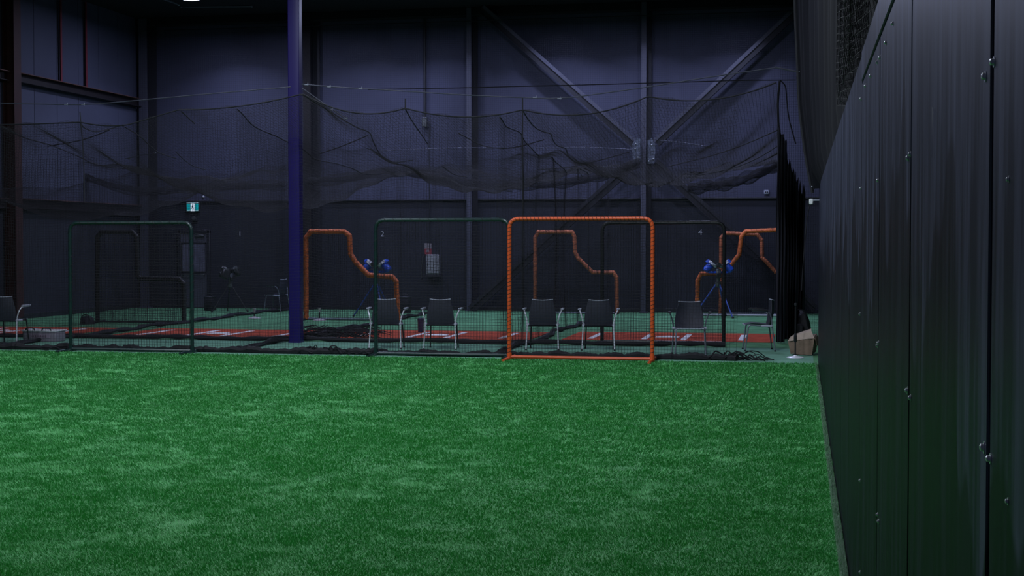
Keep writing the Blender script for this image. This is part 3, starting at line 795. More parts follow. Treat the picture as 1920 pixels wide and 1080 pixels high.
# second curtain with a heavy bottom rope across the cage mouths
YS = 24.25
t = thing('inner_net_curtain', 'black net across the cage mouths with a heavy bottom rope', 'net', (0, 0, 0))
XS1 = PY(1360, 645, YS)[0]
def f_in(U, V):
    X = -17.2 + (XS1 + 17.2) * U
    Zt = np.minimum(roofz(X, np.full_like(X, YS)), 3.9)
    return np.stack([X, YS + 0.04 * np.sin(3.3 * X + 1.5 * V), 0.05 + (Zt - 0.05) * V], -1)
net('net_mesh', f_in, 300, 72, 90, 6, 0.0014, t)
xs = np.linspace(-17.2, XS1, 220)
obj('bottom_rope', MB().tube(np.stack([xs, YS + 0.03 * np.sin(1.9 * xs), 0.045 + 0.012 * np.sin(2.7 * xs)], 1), 0.040 + 0.008 * np.sin(13 * xs), 7), M['rope'], t)
pile = MB()
for i in range(130):
    q0 = G(random.uniform(575, 695), random.uniform(618, 637)); ln = random.uniform(0.15, 0.45); an = random.uniform(-0.6, 0.8)
    e = [(q0[0] + ln * s_ * math.cos(an) + random.gauss(0, 0.03), q0[1] + 0.5 * ln * s_ * math.sin(an) + random.gauss(0, 0.06), 0.02 + 0.10 * random.random() * math.sin(PI * (s_ * 0.4 + 0.5))) for s_ in np.linspace(-1, 1, 6)]
    pile.tube(fillet(e, 0.06, 2), random.uniform(0.003, 0.010), 4)
o = obj('heaped_net', pile, M['net'], t); o['kind'] = 'stuff'

# lane dividers running into the depth
dv_labels = ['black divider net between the two leftmost lanes', 'black divider net in line with the navy pillar', 'black divider net behind the two middle chairs']
for X0, lab in zip(DIV, dv_labels):
    t = thing('divider_net', lab, 'net', (X0, 0, 0), 0, 'lane divider nets')
    def f_div(U, V, X0=X0):
        Y = YF + 0.2 + (YK - YF - 0.4) * U
        Zt = roofz(np.full_like(Y, X0), Y)
        Z = 0.05 + (Zt - 0.05) * V
        return np.stack([0.06 * np.sin(1.7 * Y) * np.sin(PI * V) + 0.03 * np.sin(4.1 * Y), Y, Z], -1)
    net('net_mesh', f_div, 250, 70, 90, 6, 0.0015, t)
    ysx = np.linspace(YF + 0.2, YK - 0.2, 150)
    obj('top_rope', MB().tube(np.stack([0.03 * np.sin(4.1 * ysx), ysx, roofz(np.full_like(ysx, X0), ysx)], 1), 0.009, 5), M['rope'], t)
    obj('bottom_rope', MB().tube(np.stack([0.08 * np.sin(1.3 * ysx) + 0.03 * np.sin(5 * ysx), ysx, 0.04 + 0.015 * np.sin(3 * ysx)], 1), 0.042 + 0.012 * np.sin(7 * ysx), 6), M['rope'], t)

# sagging roof net
t = thing('roof_net', 'black net roof sagging over the batting cages', 'net', (0, 0, 0))
def f_roof(U, V):
    X = XN0 + (XN1 - XN0) * U
    Y = YF + (YK - YF) * V
    return np.stack([X, Y, roofz(X, Y)], -1)
net('net_mesh', f_roof, 320, 240, 110, 60, 0.0019, t)
seam_px = [
    [(980, 207, 0), (990, 224, .06), (1003, 240, .12), (1020, 248, .18), (1034, 250, .25), (1036, 263, .32), (1046, 275, .4), (1062, 277, .48), (1064, 293, .56), (1077, 302, .64), (1081, 316, .72), (1092, 331, .8)],
    [(568, 178, 0), (620, 210, .05), (668, 240, .10), (694, 247, .16), (698, 262, .22), (708, 283, .28), (722, 301, .36), (742, 305, .42), (775, 300, .50)],
    [(760, 205, 0), (772, 226, .10), (790, 252, .22), (802, 270, .32)],
    [(150, 231, 0), (160, 242, .05), (180, 248, .10), (205, 242, .16), (230, 234, .2)],
    [(90, 274, .3), (130, 268, .25), (165, 260, .2), (205, 244, .14)],
    [(230, 236, .2), (262, 254, .28), (282, 275, .36), (300, 288, .44), (330, 297, .5)],
    [(330, 285, .4), (345, 300, .5), (362, 312, .58), (385, 318, .66)],
    [(340, 209, 0), (350, 218, .04), (365, 232, .1)],
    [(1255, 312, .5), (1340, 291, .4), (1400, 270, .3), (1458, 244, .2)],
    [(1290, 332, .62), (1370, 318, .55), (1420, 298, .46), (1458, 274, .38)],
    [(860, 250, .3), (910, 277, .42), (960, 279, .5), (1020, 262, .45)],
    [(600, 288, .3), (640, 275, .25), (690, 254, .18)],
    [(830, 312, .5), (850, 328, .58), (875, 332, .66)],
    [(1010, 318, .6), (1070, 314, .55), (1120, 302, .5), (1180, 285, .45)],
]
for sp in seam_px:
    P = np.array([PY(a_, b_, YF + 0.05 + (YK - YF - 0.3) * c_) for a_, b_, c_ in sp])
    Q = fillet(P, 3.0, 6)
    obj('seam_rope', MB().tube(Q, 0.010, 5), M['rope'], t)
# loose rolls of spare net lying on the roof
for (path, rad) in [([(40, 305), (110, 311), (180, 340), (262, 362), (330, 356), (420, 350), (536, 348)], 0.10), ([(572, 340), (640, 336), (740, 318), (800, 330), (880, 345), (960, 350)], 0.11), ([(960, 348), (1060, 345), (1150, 325), (1200, 305)], 0.10), ([(1290, 352), (1370, 345), (1420, 328), (1458, 310)], 0.13)]:
    P = np.array([PY(a_, b_, 33.2) for a_, b_ in path])
    Q = resample(fillet(P, 0.6, 5), 0.22)
    s_ = np.linspace(0, 1, len(Q))
    def f_roll(U, V, Q=Q, rad=rad):
        c_ = np.stack([np.interp(U, s_, Q[:, i]) for i in range(3)], -1)
        an = 2 * PI * V * 2.0 + 3 * U
        rr = rad * (0.5 + 0.6 * V) * (1 + 0.35 * np.sin(23 * U + 6 * V))
        return c_ + np.stack([0 * an, rr * 1.5 * np.cos(an), rr * np.sin(an)], -1)
    net('net_roll', f_roll, 170, 40, 60, 14, 0.0030, t)

# back net in front of the back wall
t = thing('back_net', 'tall fine black net hanging in front of the back wall', 'net', (0, YK, 0))
def f_back(U, V):
    X = XL + 0.3 + (1.9 - XL - 0.3) * U
    return np.stack([X, 0.05 * np.sin(1.3 * X) + 0.03 * np.sin(3 * X + 2 * V), 0.03 + 7.3 * V], -1)
net('net_mesh', f_back, 360, 150, 60, 6, 0.0015, t)
obj('top_rope', MB().cyl((XL + 0.3, 0, 7.33), (1.9, 0, 7.33), 0.012, 6), M['rope'], t)

# gathered end net on the right of the cages (a bundle of dense pleats)
def pleats(name, parent, pl, pr, ytop_l, ytop_r, ybot, Y, npl, amp, rag=0.0):
    n_ = npl * 6
    g = []
    for j in range(n_ + 1):
        s_ = j / n_
        px = pl + (pr - pl) * s_
        top = PY(px, ytop_l + (ytop_r - ytop_l) * s_, Y)
        zt = top[2] - rag * abs(math.sin(j * 2.3)) * random.random()
        bt = PY(px, ybot, Y)
        col = []
        for i in range(15):
            v = i / 14
            z = 0.02 + (zt - 0.02) * v
            col.append((top[0] + 0.01 * math.sin(9 * v + j), Y + amp * math.sin(2 * PI * j / 6 + 0.8 * math.sin(3 * v)) + 0.01 * random.random(), z))
        g.append(col)
    return obj(name, MB().grid(g, 0.004), M['bundle'], parent)
YD = 25.4
t = thing('gathered_net', 'black net gathered into a dense bundle at the right cage corner', 'net', (0, 0, 0))
pleats('front_pleats', t, 1457, 1474, 232, 262, 640, YD, 3, 0.07, 0.1)
pleats('rear_pleats', t, 1470, 1496, 272, 330, 640, YD + 0.9, 5, 0.09, 0.35)
pleats('rear_pleats', t, 1490, 1509, 330, 345, 640, YD + 1.4, 4, 0.09, 0.3)
obj('edge_rope', MB().tube(resample(fillet([PY(1462, 152, YD), PY(1458, 190, YD), PY(1460, 240, YD), PY(1461, 640, YD)], 0.2), 0.2), 0.022, 6), M['rope'], t)

# see-through strip of net between the bundle and the plywood wall
t = thing('side_net', 'thin see-through net beside the gathered bundle at the right', 'net', (0, 0, 0))
def f_side(U, V):
    px0 = PY(1462, 300, 26.5)[0]; px1 = PY(1560, 300, 26.5)[0]
    X = px0 + (px1 - px0) * U
    return np.stack([X, 26.8 + 0.04 * np.sin(9 * X), 0.05 + 5.4 * V], -1)
net('net_mesh', f_side, 24, 110, 12, 8, 0.0013, t)
obj('slack_cord', MB().tube(fillet([PY(1462, 150, 26.6), PY(1473, 160, 26.6), PY(1478, 220, 26.6), PY(1492, 270, 26.6)], 0.2), 0.012, 5), M['rope'], t)

# cables carrying the nets
def cable(pts, Y, r, label, m='steel_cable', clamps=()):
    P = [PY(a_, b_, Y) for a_, b_ in pts]
    t = thing('steel_cable', label, 'cable', P[0])
    obj('wire', MB().tube(resample(fillet(np.array(P) - P[0], 0.3, 4), 0.3), r, 5), M[m], t)
    for (a_, b_) in clamps:
        q = PY(a_, b_, Y) - P[0]
        obj('clamp', MB().box(q, (0.07, 0.02, 0.018), 0.005).cyl(q + np.array((0.02, 0, -0.015)), q + np.array((0.02, 0, 0.03)), 0.006, 6), M['grey_tube'], t)
cable([(-40, 193), (60, 195), (160, 197), (240, 190), (380, 177), (545, 163)], 21.75, 0.009, 'steel cable carrying the nets left of the navy pillar', clamps=[(124, 196), (156, 196)])
cable([(566, 158), (625, 163), (760, 171), (885, 179), (1050, 186), (1210, 164), (1340, 143), (1454, 127)], 21.75, 0.009, 'longest steel cable, dipping across the cages right of the pillar', clamps=[(575, 159), (617, 163), (676, 166), (1003, 183), (1049, 185)])
cable([(690, 168), (895, 164), (1145, 158), (1380, 151), (1492, 150)], 26.0, 0.009, 'nearly level dark cable high above the cages', 'rope')
cable([(235, 298), (262, 291), (300, 287)], 30.0, 0.009, 'short bright cable by the left corner of the cages', clamps=[(290, 287), (243, 298)])
cable([(700, 283), (860, 277), (960, 278), (1100, 276), (1185, 280)], 35.3, 0.010, 'low cable along the back of the cages', clamps=[(862, 277), (908, 276)])
cable([(1235, 263), (1270, 266), (1300, 270), (1340, 277)], 35.3, 0.010, 'short cable right of the brace crossing')
cable([(566, 165), (600, 188), (622, 206), (648, 222)], 22.4, 0.009, 'short cable slanting down from the navy pillar', clamps=[(621, 206), (648, 222)])
cable([(1452, 126), (1464, 134), (1471, 148), (1497, 135)], 21.9, 0.014, 'knotted cable end tied off at the black curtain')

# dark curtain above the plywood wall
t = thing('black_curtain', 'tall black curtain netting hanging above the plywood wall', 'curtain', (0, 0, 0))
g = []
far = [(1525, 362), (1520, 335), (1513, 300), (1505, 240), (1500, 200), (1497, 120), (1494, 60), (1492, 0), (1489, -150), (1486, -460)]
fx = np.array([PY(a_, b_, 21.5)[0] for a_, b_ in far]); fz = np.array([PY(a_, b_, 21.5)[2] for a_, b_ in far])
NJ = 170
for j in range(NJ + 1):
    s_ = j / NJ
    Y = 21.5 - 18.0 * s_
    col = []
    for i in range(22):
        v = i / 21
        z = 2.52 + (ZC - 0.05 - 2.52) * v
        xe = np.interp(z, fz, fx)
        blend = math.exp(-s_ * 5.0)
        x = xe * blend + (XR + 0.06) * (1 - blend)
        fold = 0.030 * math.sin(j * 0.9 + 0.4 * math.sin(5 * v)) + 0.02 * math.sin(j * 0.37 + 2 * v)
        x += fold * min(1, s_ * 6 + 0.3)
        if z < WZ + 0.06:
            x = max(x, XR + 0.03) if s_ > 0.03 else x
        col.append((x, Y, z))
    g.append(col)
obj('cloth', MB().grid(g, 0.004), M['black_cloth'], t)
e = [(fx[i] - 0.01, 21.5, fz[i]) for i in range(len(far))]
obj('edge_rope', MB().tube(resample(fillet(e, 0.3), 0.2), 0.028, 6), M['rope'], t)
def f_over(U, V):
    Y = 4.2 + 5.4 * U
    Z = 2.62 + 2.3 * V
    return np.stack([XR - 0.01 + 0.035 * np.sin(7 * Y + 2.2 * np.sin(2.3 * Z)) , Y + 0.03 * np.sin(5 * Z + 3 * Y), Z + 0.02 * np.sin(6 * Y)], -1)
net('net_mesh', f_over, 120, 52, 80, 24, 0.0014, t, mat('grey_net_cord', (0.014, 0.014, 0.019), 0.8))
for px, py in [(1507, 203), (1514, 250), (1502, 134), (1525, 350)]:
    q = PY(px, py, 21.47)
    obj('tie', MB().box(q, (0.06, 0.02, 0.012), 0.004), M['seat_edge'], t)
p = PY(1521, 378, 21.44)
t = thing('small_lamp', 'small white box lamp fixed at the far end of the plywood wall', 'lamp', p)
obj('body', MB().box((0, 0, 0), (0.06, 0.05, 0.085), 0.012), M['white'], t)
obj('bracket', MB().box((0.075, 0.0, 0.02), (0.13, 0.03, 0.02), 0.004), M['seat_edge'], t)
obj('cable', MB().tube(fillet([(-0.02, 0, -0.04), (-0.06, 0.02, -0.25), (-0.11, 0.04, -0.9), (-0.13, 0.05, -1.3)], 0.2), 0.007, 5), M['rope'], t)

# ================================================================== SCREENS
def helix(P, r, pitch, cr, n=6):
    Q = resample(P, pitch / 7)
    T = np.gradient(Q, axis=0); T /= np.linalg.norm(T, axis=1)[:, None]
    u = np.array((0, 1.0, 0)) * np.ones((len(Q), 1)); w_ = np.cross(T, u)
    an = np.arange(len(Q)) * 2 * PI / 7
    return Q + r * (np.cos(an)[:, None] * u + np.sin(an)[:, None] * w_)
def screen_net(parent, outline_x, outline_z, cell, r, sag=0.02):
    # rectangular panel of net; outline_x=(x0,x1), outline_z=(z0,z1)
    x0, x1 = outline_x; z0, z1 = outline_z
    def fn(U, V):
        X = x0 + (x1 - x0) * U; Z = z0 + (z1 - z0) * V
        return np.stack([X, sag * np.sin(PI * U) * np.sin(PI * V), Z], -1)
    return net('net', fn, int((x1 - x0) / cell) + 1, int((z1 - z0) / cell) + 1, 6, 6, r, parent)
def square_screen(name, label, pl, pr, ptop, pbot, Y, m, rt, feet=True, lace=False, cell=0.045, nr=0.0019, group='square screens along the cage fronts'):
    c = PY((pl + pr) / 2, pbot, Y)
    x0 = PY(pl, pbot, Y)[0] - c[0]; x1 = PY(pr, pbot, Y)[0] - c[0]
    zt = PY((pl + pr) / 2, ptop, Y)[2]
    t = thing(name, label, 'screen', (c[0], Y, 0), 0, group)
    P = fillet([(x0, 0, rt), (x0, 0, zt - rt), (x1, 0, zt - rt), (x1, 0, rt)], 0.15, 7)
    obj('frame', MB().tube(P, rt, 10), m, t)
    obj('bottom_rail', MB().cyl((x0, 0, rt + 0.012), (x1, 0, rt + 0.012), rt * 0.8, 8), m, t)
    if feet:
        for xx in (x0, x1):
            obj('foot', MB().cyl((xx, -0.46, rt * 0.8), (xx, 0.42, rt * 0.8), rt * 0.8, 8), m, t)
            obj('foot_socket', MB().cyl((xx, 0, 0.0), (xx, 0, 0.10), rt * 1.2, 10), m, t)
    screen_net(t, (x0, x1), (rt * 2 + 0.02, zt - rt), cell, nr)
    if lace:
        obj('lacing', MB().tube(helix(P, rt * 1.0, 0.058, 0.006), 0.0045, 4), M['cord'], t)
    else:
        obj('lacing', MB().tube(helix(P, rt * 1.02, 0.14, 0.004), 0.004, 4), M['cord'], t)
    return t
square_screen('square_screen', 'dark green framed square net screen near the exit sign at left', 133, 360.5, 414, 661, 21.35, M['green_frame'], 0.030, nr=0.0028)
square_screen('square_screen', 'green framed square net screen left of the orange one', 705, 954, 408.5, 667, 21.42, M['green_frame'], 0.030, nr=0.0024)
square_screen('square_screen', 'bright orange framed square net screen in front of the chairs', 955, 1223, 406, 674, 21.08, M['orange'], 0.031, lace=True, nr=0.0018)
square_screen('square_screen', 'black framed square net screen set back behind the orange one, at right', 1129, 1357, 414, 645, 24.75, M['black_frame'], 0.032, feet=False, nr=0.0028)

def outline_net(parent, pts, cell, r):
    # net filling a closed outline in the XZ plane (cut cord by cord)
    poly = np.array(pts)[:, [0, 2]]
    def spans(axis, val):
        o_ = 1 - axis; xs_ = []
        for i in range(len(poly)):
            a_, b_ = poly[i], poly[(i + 1) % len(poly)]
            if (a_[axis] - val) * (b_[axis] - val) < 0:
                xs_.append(a_[o_] + (b_[o_] - a_[o_]) * (val - a_[axis]) / (b_[axis] - a_[axis]))
        xs_.sort()
        return list(zip(xs_[::2], xs_[1::2]))
    segs = []
    for axis in (0, 1):
        lo, hi = poly[:, axis].min(), poly[:, axis].max()
        for val in np.arange(lo + cell, hi, cell):
            for s0, s1 in spans(axis, val):
                if axis == 0: segs.append([(val, 0.01, s0), (val, 0.025, (s0 + s1) / 2), (val, 0.01, s1)])
                else: segs.append([(s0, 0.01, val), ((s0 + s1) / 2, 0.025, val), (s1, 0.01, val)])
    V, F = threads(np.array(segs, float), r)
    o = npmesh('net', V, F, M['net'], parent)
    o['kind'] = 'stuff'
def l_screen(label, pts, Y, m, rp, base_m, net_r=0.0036, slope=0.0, feet=True):
    # pts: outline in pixels starting and ending on the floor
    P3 = np.array([PY(a_, b_, Y) for a_, b_ in pts])
    c = np.array((P3[:, 0].mean(), Y, 0))
    P = P3 - c
    P[:, 1] = slope * P[:, 0]
    P[0, 2] = P[-1, 2] = 0.02
    t = thing('l_screen', label, 'screen', c, 0, 'padded pitching screens')
    k = len(P)
    for i in range(k - 1):
        a_, b_ = P[i], P[i + 1]
        Q = resample([a_, b_], 0.05)
        n_ = len(Q)
        rr = rp * (1 + 0.04 * np.sin(np.arange(n_) * 1.9 + i) + 0.03 * RNG.standard_normal(n_))
        mb = MB().tube(Q, rr, 10)
        obj('pad', mb, m, t)
    for i in range(1, k - 1):
        bl = MB()
        bl.lathe([(rp * 0.3, -rp * 0.95), (rp * 0.85, -rp * 0.6), (rp * 1.06, 0), (rp * 0.85, rp * 0.6), (rp * 0.3, rp * 0.95)], P[i], 10)
        obj('corner_pad', bl, m, t)
    obj('lacing', MB().tube(helix(P, rp * 1.02, 0.12, 0.006), 0.0032, 4), M['cord'], t)
    obj('base_rail', MB().cyl((P[0][0], P[0][1], 0.03), (P[-1][0], P[-1][1], 0.03), 0.024, 8), base_m, t)
    if feet:
        for q in (P[0], P[-1]):
            obj('foot', MB().cyl((q[0], q[1] - 0.35, 0.022), (q[0], q[1] + 0.35, 0.022), 0.022, 8), M['dark_tube'], t)
    outline_net(t, P * np.array((1, 0, 1)), 0.045, net_r)
    return t
l_screen('orange padded L-shaped pitching screen right beside the navy pillar', [(574, 601), (574, 446), (583, 434), (645, 434), (655, 442), (657, 476), (667, 492), (691, 516), (735, 519), (743, 528), (746, 601)], 31.0, M['pad'], 0.058, M['grey_tube'])
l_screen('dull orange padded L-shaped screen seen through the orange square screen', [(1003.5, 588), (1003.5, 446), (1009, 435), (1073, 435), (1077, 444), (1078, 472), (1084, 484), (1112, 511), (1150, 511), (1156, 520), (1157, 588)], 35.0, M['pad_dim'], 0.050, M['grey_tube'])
l_screen('mirrored orange padded L-shaped screen at the right, high arm on its right', [(1307, 590), (1308, 526), (1315, 513), (1350, 512), (1368, 500), (1386, 477), (1390, 444), (1398, 434), (1462, 431), (1469, 440), (1469, 590)], 34.6, M['pad'], 0.052, M['chrome'])
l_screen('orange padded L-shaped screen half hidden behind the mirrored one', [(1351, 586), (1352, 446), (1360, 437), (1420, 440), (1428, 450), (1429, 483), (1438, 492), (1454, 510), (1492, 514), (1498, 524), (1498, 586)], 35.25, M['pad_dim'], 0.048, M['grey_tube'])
l_screen('black padded L-shaped screen behind the left green screen', [(183, 606), (183, 444), (190, 435), (248, 435), (256, 444), (258, 518), (264, 522), (336, 523), (344, 532), (345, 606)], 29.1, M['black_pad'], 0.052, M['dark_tube'], 0.0042)

# ================================================================== CHAIRS
def make_chair(label, tube_m, arm_m, shell_m):
    t = thing('arm_chair', label, 'chair', (0, 0, 0), 0, 'stacking armchairs by the cages')
    # back shell: curved sheet, front is +y
    g = []
    for i in range(9):
        v = i / 8
        z = 0.40 + 0.41 * v
        hw = 0.185 + 0.045 * math.sin(PI * min(1, 0.25 + v * 0.8)) - 0.015 * v
        row = []
        for j in range(9):
            s_ = j / 4 - 1
            row.append((hw * s_, -0.20 - 0.055 * v + 0.055 * s_ * s_ - 0.02 * math.sin(PI * v), z - 0.018 * (s_ * s_) * (1 - v) + 0.012 * v * s_ * s_))
        g.append(row)
    obj('backrest', MB().grid(g, 0.012), shell_m, t)
    top = [(p_[0], p_[1] + 0.004, p_[2] + 0.006) for p_ in g[-1]]
    obj('top_rim', MB().tube(top, 0.007, 6), M['seat_edge'], t)
    g = []
    for i in range(8):
        v = i / 7
        y = -0.22 + 0.45 * v
        row = []
        for j in range(9):
            s_ = j / 4 - 1
            row.append((0.225 * s_ * (1 - 0.08 * v), y, 0.455 - 0.03 * math.sin(PI * v) * (1 - s_ * s_) - 0.03 * max(0, v - 0.75) * 4 - 0.045 * (1 - v) ** 3))
        g.append(row)
    obj('seat', MB().grid(g, -0.018), shell_m, t)
    fr_ = [(p_[0], p_[1], p_[2]) for p_ in g[-1]]
    obj('seat_rim', MB().tube(fr_, 0.010, 6), M['seat_edge'], t)
    for s_ in (-1, 1):
        # rear leg runs up into the arm
        P = fillet([(0.265 * s_, -0.25, 0.012), (0.245 * s_, -0.20, 0.43), (0.268 * s_, -0.19, 0.55), (0.305 * s_, -0.15, 0.645), (0.315 * s_, 0.12, 0.655)], [0.05, 0.08, 0.07], 5)
        obj('leg', MB().tube(P, 0.0105, 8), tube_m, t)
        P = fillet([(0.235 * s_, 0.225, 0.012), (0.215 * s_, 0.17, 0.425), (0.235 * s_, -0.17, 0.41)], 0.05, 4)
        obj('leg', MB().tube(P, 0.012, 8), M['dark_tube'] if tube_m is M['chrome'] else tube_m, t)
        obj('arm_pad', MB().box((0.313 * s_, 0.0, 0.668), (0.05, 0.26, 0.022), 0.009, None, 2), arm_m, t)
        obj('seat_bracket', MB().box((0.245 * s_, -0.12, 0.412), (0.05, 0.18, 0.034), 0.010), M['seat_edge'], t)
        for (yy, xx) in ((-0.25, 0.265), (0.225, 0.235)):
            obj('glide', MB().lathe([(0.014, 0.0), (0.017, 0.004), (0.017, 0.02), (0.013, 0.024)], (xx * s_, yy, 0.0), 8), M['dark_tube'], t)
    obj('cross_bar', MB().cyl((-0.24, -0.19, 0.40), (0.24, -0.19, 0.40), 0.011, 8), M['dark_tube'], t)
    return t
ch = make_chair('grey armchair seen from behind, just right of the green screen left post', M['chrome'], M['seat_edge'], M['shell'])
def foot(px, py): return G(px, py)
pc = G(719, 655); ch.location = (pc[0] - 0.0, pc[1] + 0.25, 0); ch.rotation_euler = (0, 0, 0.1)
def back_chair(px, py, rz, lab):
    p_ = G(px, py)
    return copy_thing(ch, (p_[0], p_[1] + 0.25, 0), rz, lab)
back_chair(822, 656, 0.09, 'grey armchair seen from behind in the middle of the tall green screen')
back_chair(1014, 657, 0.09, 'grey armchair seen from behind, left one within the orange square screen')
back_chair(1119, 658, 0.09, 'grey armchair seen from behind, right one within the orange square screen')
back_chair(4, 646, 0.02, 'grey armchair cut off by the left edge of the picture')
c5 = make_chair('charcoal armchair facing out, alone right of the orange screen', M['grey_tube'], M['shell_dark'], M['shell'])
p_ = G(1291, 668); c5.location = (p_[0], p_[1] + 0.24, 0); c5.rotation_euler = (0, 0, PI + 0.12)
p_ = G(1421, 657); copy_thing(c5, (p_[0], p_[1], 0), PI / 2 + 0.12, 'charcoal armchair turned sideways to face left at the right cage corner')
p_ = G(518, 584); c7 = copy_thing(c5, (p_[0], min(p_[1], 35.0), 0), PI / 2 - 0.1, 'dim armchair against the back wall left of the navy pillar')

# ================================================================== PITCHING MACHINES
def machine(label, body, legm, tyre, group='wheel pitching machines on tripods'):
    t = thing('pitching_machine', label, 'machine', (0, 0, 0), 0, group)
    for an in (-0.5 * PI + 0.55, -0.5 * PI + 0.55 + 2 * PI / 3 + 0.12, -0.5 * PI + 0.55 + 4 * PI / 3 - 0.1):
        dx, dy = math.cos(an), math.sin(an)
        L = obj('leg', MB().tube([(0.05 * dx, 0.05 * dy, 0.78), (0.32 * dx, 0.32 * dy, 0.39), (0.58 * dx, 0.58 * dy, 0.012)], [0.02, 0.017, 0.015], 8), legm, t)
        obj('rubber_foot', MB().lathe([(0.02, 0), (0.028, 0.006), (0.026, 0.03), (0.016, 0.05)], (0.58 * dx, 0.58 * dy, 0), 8), M['dark_tube'], L)
    obj('hub', MB().lathe([(0.05, 0.72), (0.075, 0.74), (0.075, 0.82), (0.045, 0.84), (0.04, 1.0)], (0, 0, 0), 12), M['grey_machine'], t)
    obj('gearbox', MB().box((0, 0, 1.06), (0.12, 0.2, 0.16), 0.02, None, 2), M['grey_tube'], t)
    obj('chute', MB().tube([(0, -0.34, 1.235), (0, 0.3, 1.21)], [0.05, 0.058], 12), M['black_machine'], t)
    for s_ in (-1, 1):
        R_ = Matrix.Rotation(-s_ * 0.72, 3, 'Y')
        c_ = np.array((0.135 * s_, 0, 1.25))
        ax = np.array(R_ @ Vector((0, 0, 1)))
        wm = MB().tube([c_ - ax * 0.03, c_ - ax * 0.026, c_ + ax * 0.026, c_ + ax * 0.03], [0.085, 0.125, 0.125, 0.085], 18)
        wh = obj('wheel', wm, tyre, t)
        obj('wheel_hub', MB().tube([c_ + ax * 0.03, c_ + ax * 0.045], [0.04, 0.03], 10), M['grey_machine'], wh)
        out = np.array(R_ @ Vector((s_, 0, 0)))
        m0 = c_ - ax * 0.035 + out * 0.02
        mt = obj('motor', MB().tube([m0, m0 - ax * 0.02, m0 - ax * 0.18, m0 - ax * 0.21], [0.07, 0.085, 0.085, 0.06], 14), body, t)
        g0 = c_ + out * 0.10
        obj('wheel_guard', MB().tube([g0 - ax * 0.07, g0 - ax * 0.06, g0 + ax * 0.02], [0.055, 0.075, 0.06], 10), body, t)
        obj('bracket', MB().box((0.14 * s_, 0.02, 1.06), (0.18, 0.12, 0.05), 0.01), body, t)
    obj('control_box', MB().box((0.0, -0.13, 0.98), (0.12, 0.07, 0.12), 0.012), M['black_machine'], t)
    return t
m1 = machine('blue pitching machine on a tripod behind the L-shaped screen by the pillar', M['blue'], M['tripod_blue'], M['tyre'])
yy = 32.6
q = PY(706, 495, yy); m1.location = (q[0], yy, 0)
sc1 = q[2] / 1.24
m1.scale = (sc1, sc1, sc1)
yy = 34.0
q = PY(1347, 496, yy)
m2 = copy_thing(m1, (q[0], yy, 0), 0.12, 'blue pitching machine on a tripod behind the mirrored orange screen')
m2.scale = (q[2] / 1.24,) * 3
yy = 34.3
q = PY(431, 506, yy)
m3 = machine('black pitching machine on a tripod right of the door', M['black_machine'], M['black_machine'], M['grey_machine'])
m3.location = (q[0], yy, 0); m3.rotation_euler = (0, 0, 0.9); m3.scale = (q[2] / 1.24,) * 3
obj('hopper', MB().box((-0.2, -0.05, 1.12), (0.24, 0.2, 0.26), 0.03, Matrix.Rotation(0.4, 3, 'Y')), M['black_machine'], m3)

# ================================================================== SMALL THINGS ON THE FLOOR
def tee(px, ytop, ybot, lab):
    p_ = G(px, ybot); zt_ = PY(px, ytop, p_[1])[2]
    t = thing('batting_tee', lab, 'batting tee', (p_[0], p_[1], 0), 0, 'batting tees by the lanes')
    obj('base', MB().lathe([(0.15, 0.0), (0.15, 0.012), (0.06, 0.03), (0.025, 0.05)]), M['tee'], t)
    obj('stem', MB().cyl((0, 0, 0.04), (0, 0, zt_ - 0.08), 0.016, 8), M['dark_tube'], t)
    obj('cup', MB().lathe([(0.018, zt_ - 0.1), (0.024, zt_ - 0.05), (0.04, zt_)]), M['tee'], t)
tee(477, 578, 597, 'short batting tee on the floor left of the navy pillar')
tee(599, 577, 601, 'short batting tee inside the L-shaped screen by the pillar')

# storage tub with looped handles
a = G(40, 641); b = G(112, 641)
wd = b[0] - a[0]
t = thing('storage_tub', 'cloudy grey storage tub with two black looped handles at far left', 'tub', ((a[0] + b[0]) / 2, a[1] + 0.2, 0))
obj('body', MB().box((0, 0, 0.095), (wd * 0.95, 0.36, 0.19), 0.02, None, 3), M['tote'], t)
obj('rim', MB().box((0, 0, 0.195), (wd, 0.40, 0.022), 0.008), M['tote_rim'], t)
for xx in (-wd * 0.25, wd * 0.22):
    obj('handle', MB().tube(fillet([(xx - 0.09, -0.19, 0.20), (xx - 0.07, -0.19, 0.245), (xx + 0.07, -0.19, 0.245), (xx + 0.09, -0.19, 0.20)], 0.06), 0.012, 6), M['dark_tube'], t)
obj('front_label', MB().box((0.02, -0.184, 0.11), (wd * 0.6, 0.004, 0.07), 0.001), mat('lilac_label', (0.26, 0.21, 0.28), 0.5), t)
pr = MB()
for i in range(9):
    pr.box((-wd * 0.2 + i * wd * 0.05, -0.188, 0.105), (0.017, 0.003, 0.022 + 0.008 * (i % 3)), 0.0)
obj('worn_print', pr, mat('worn_dark_print', (0.10, 0.06, 0.09), 0.6), t, False)

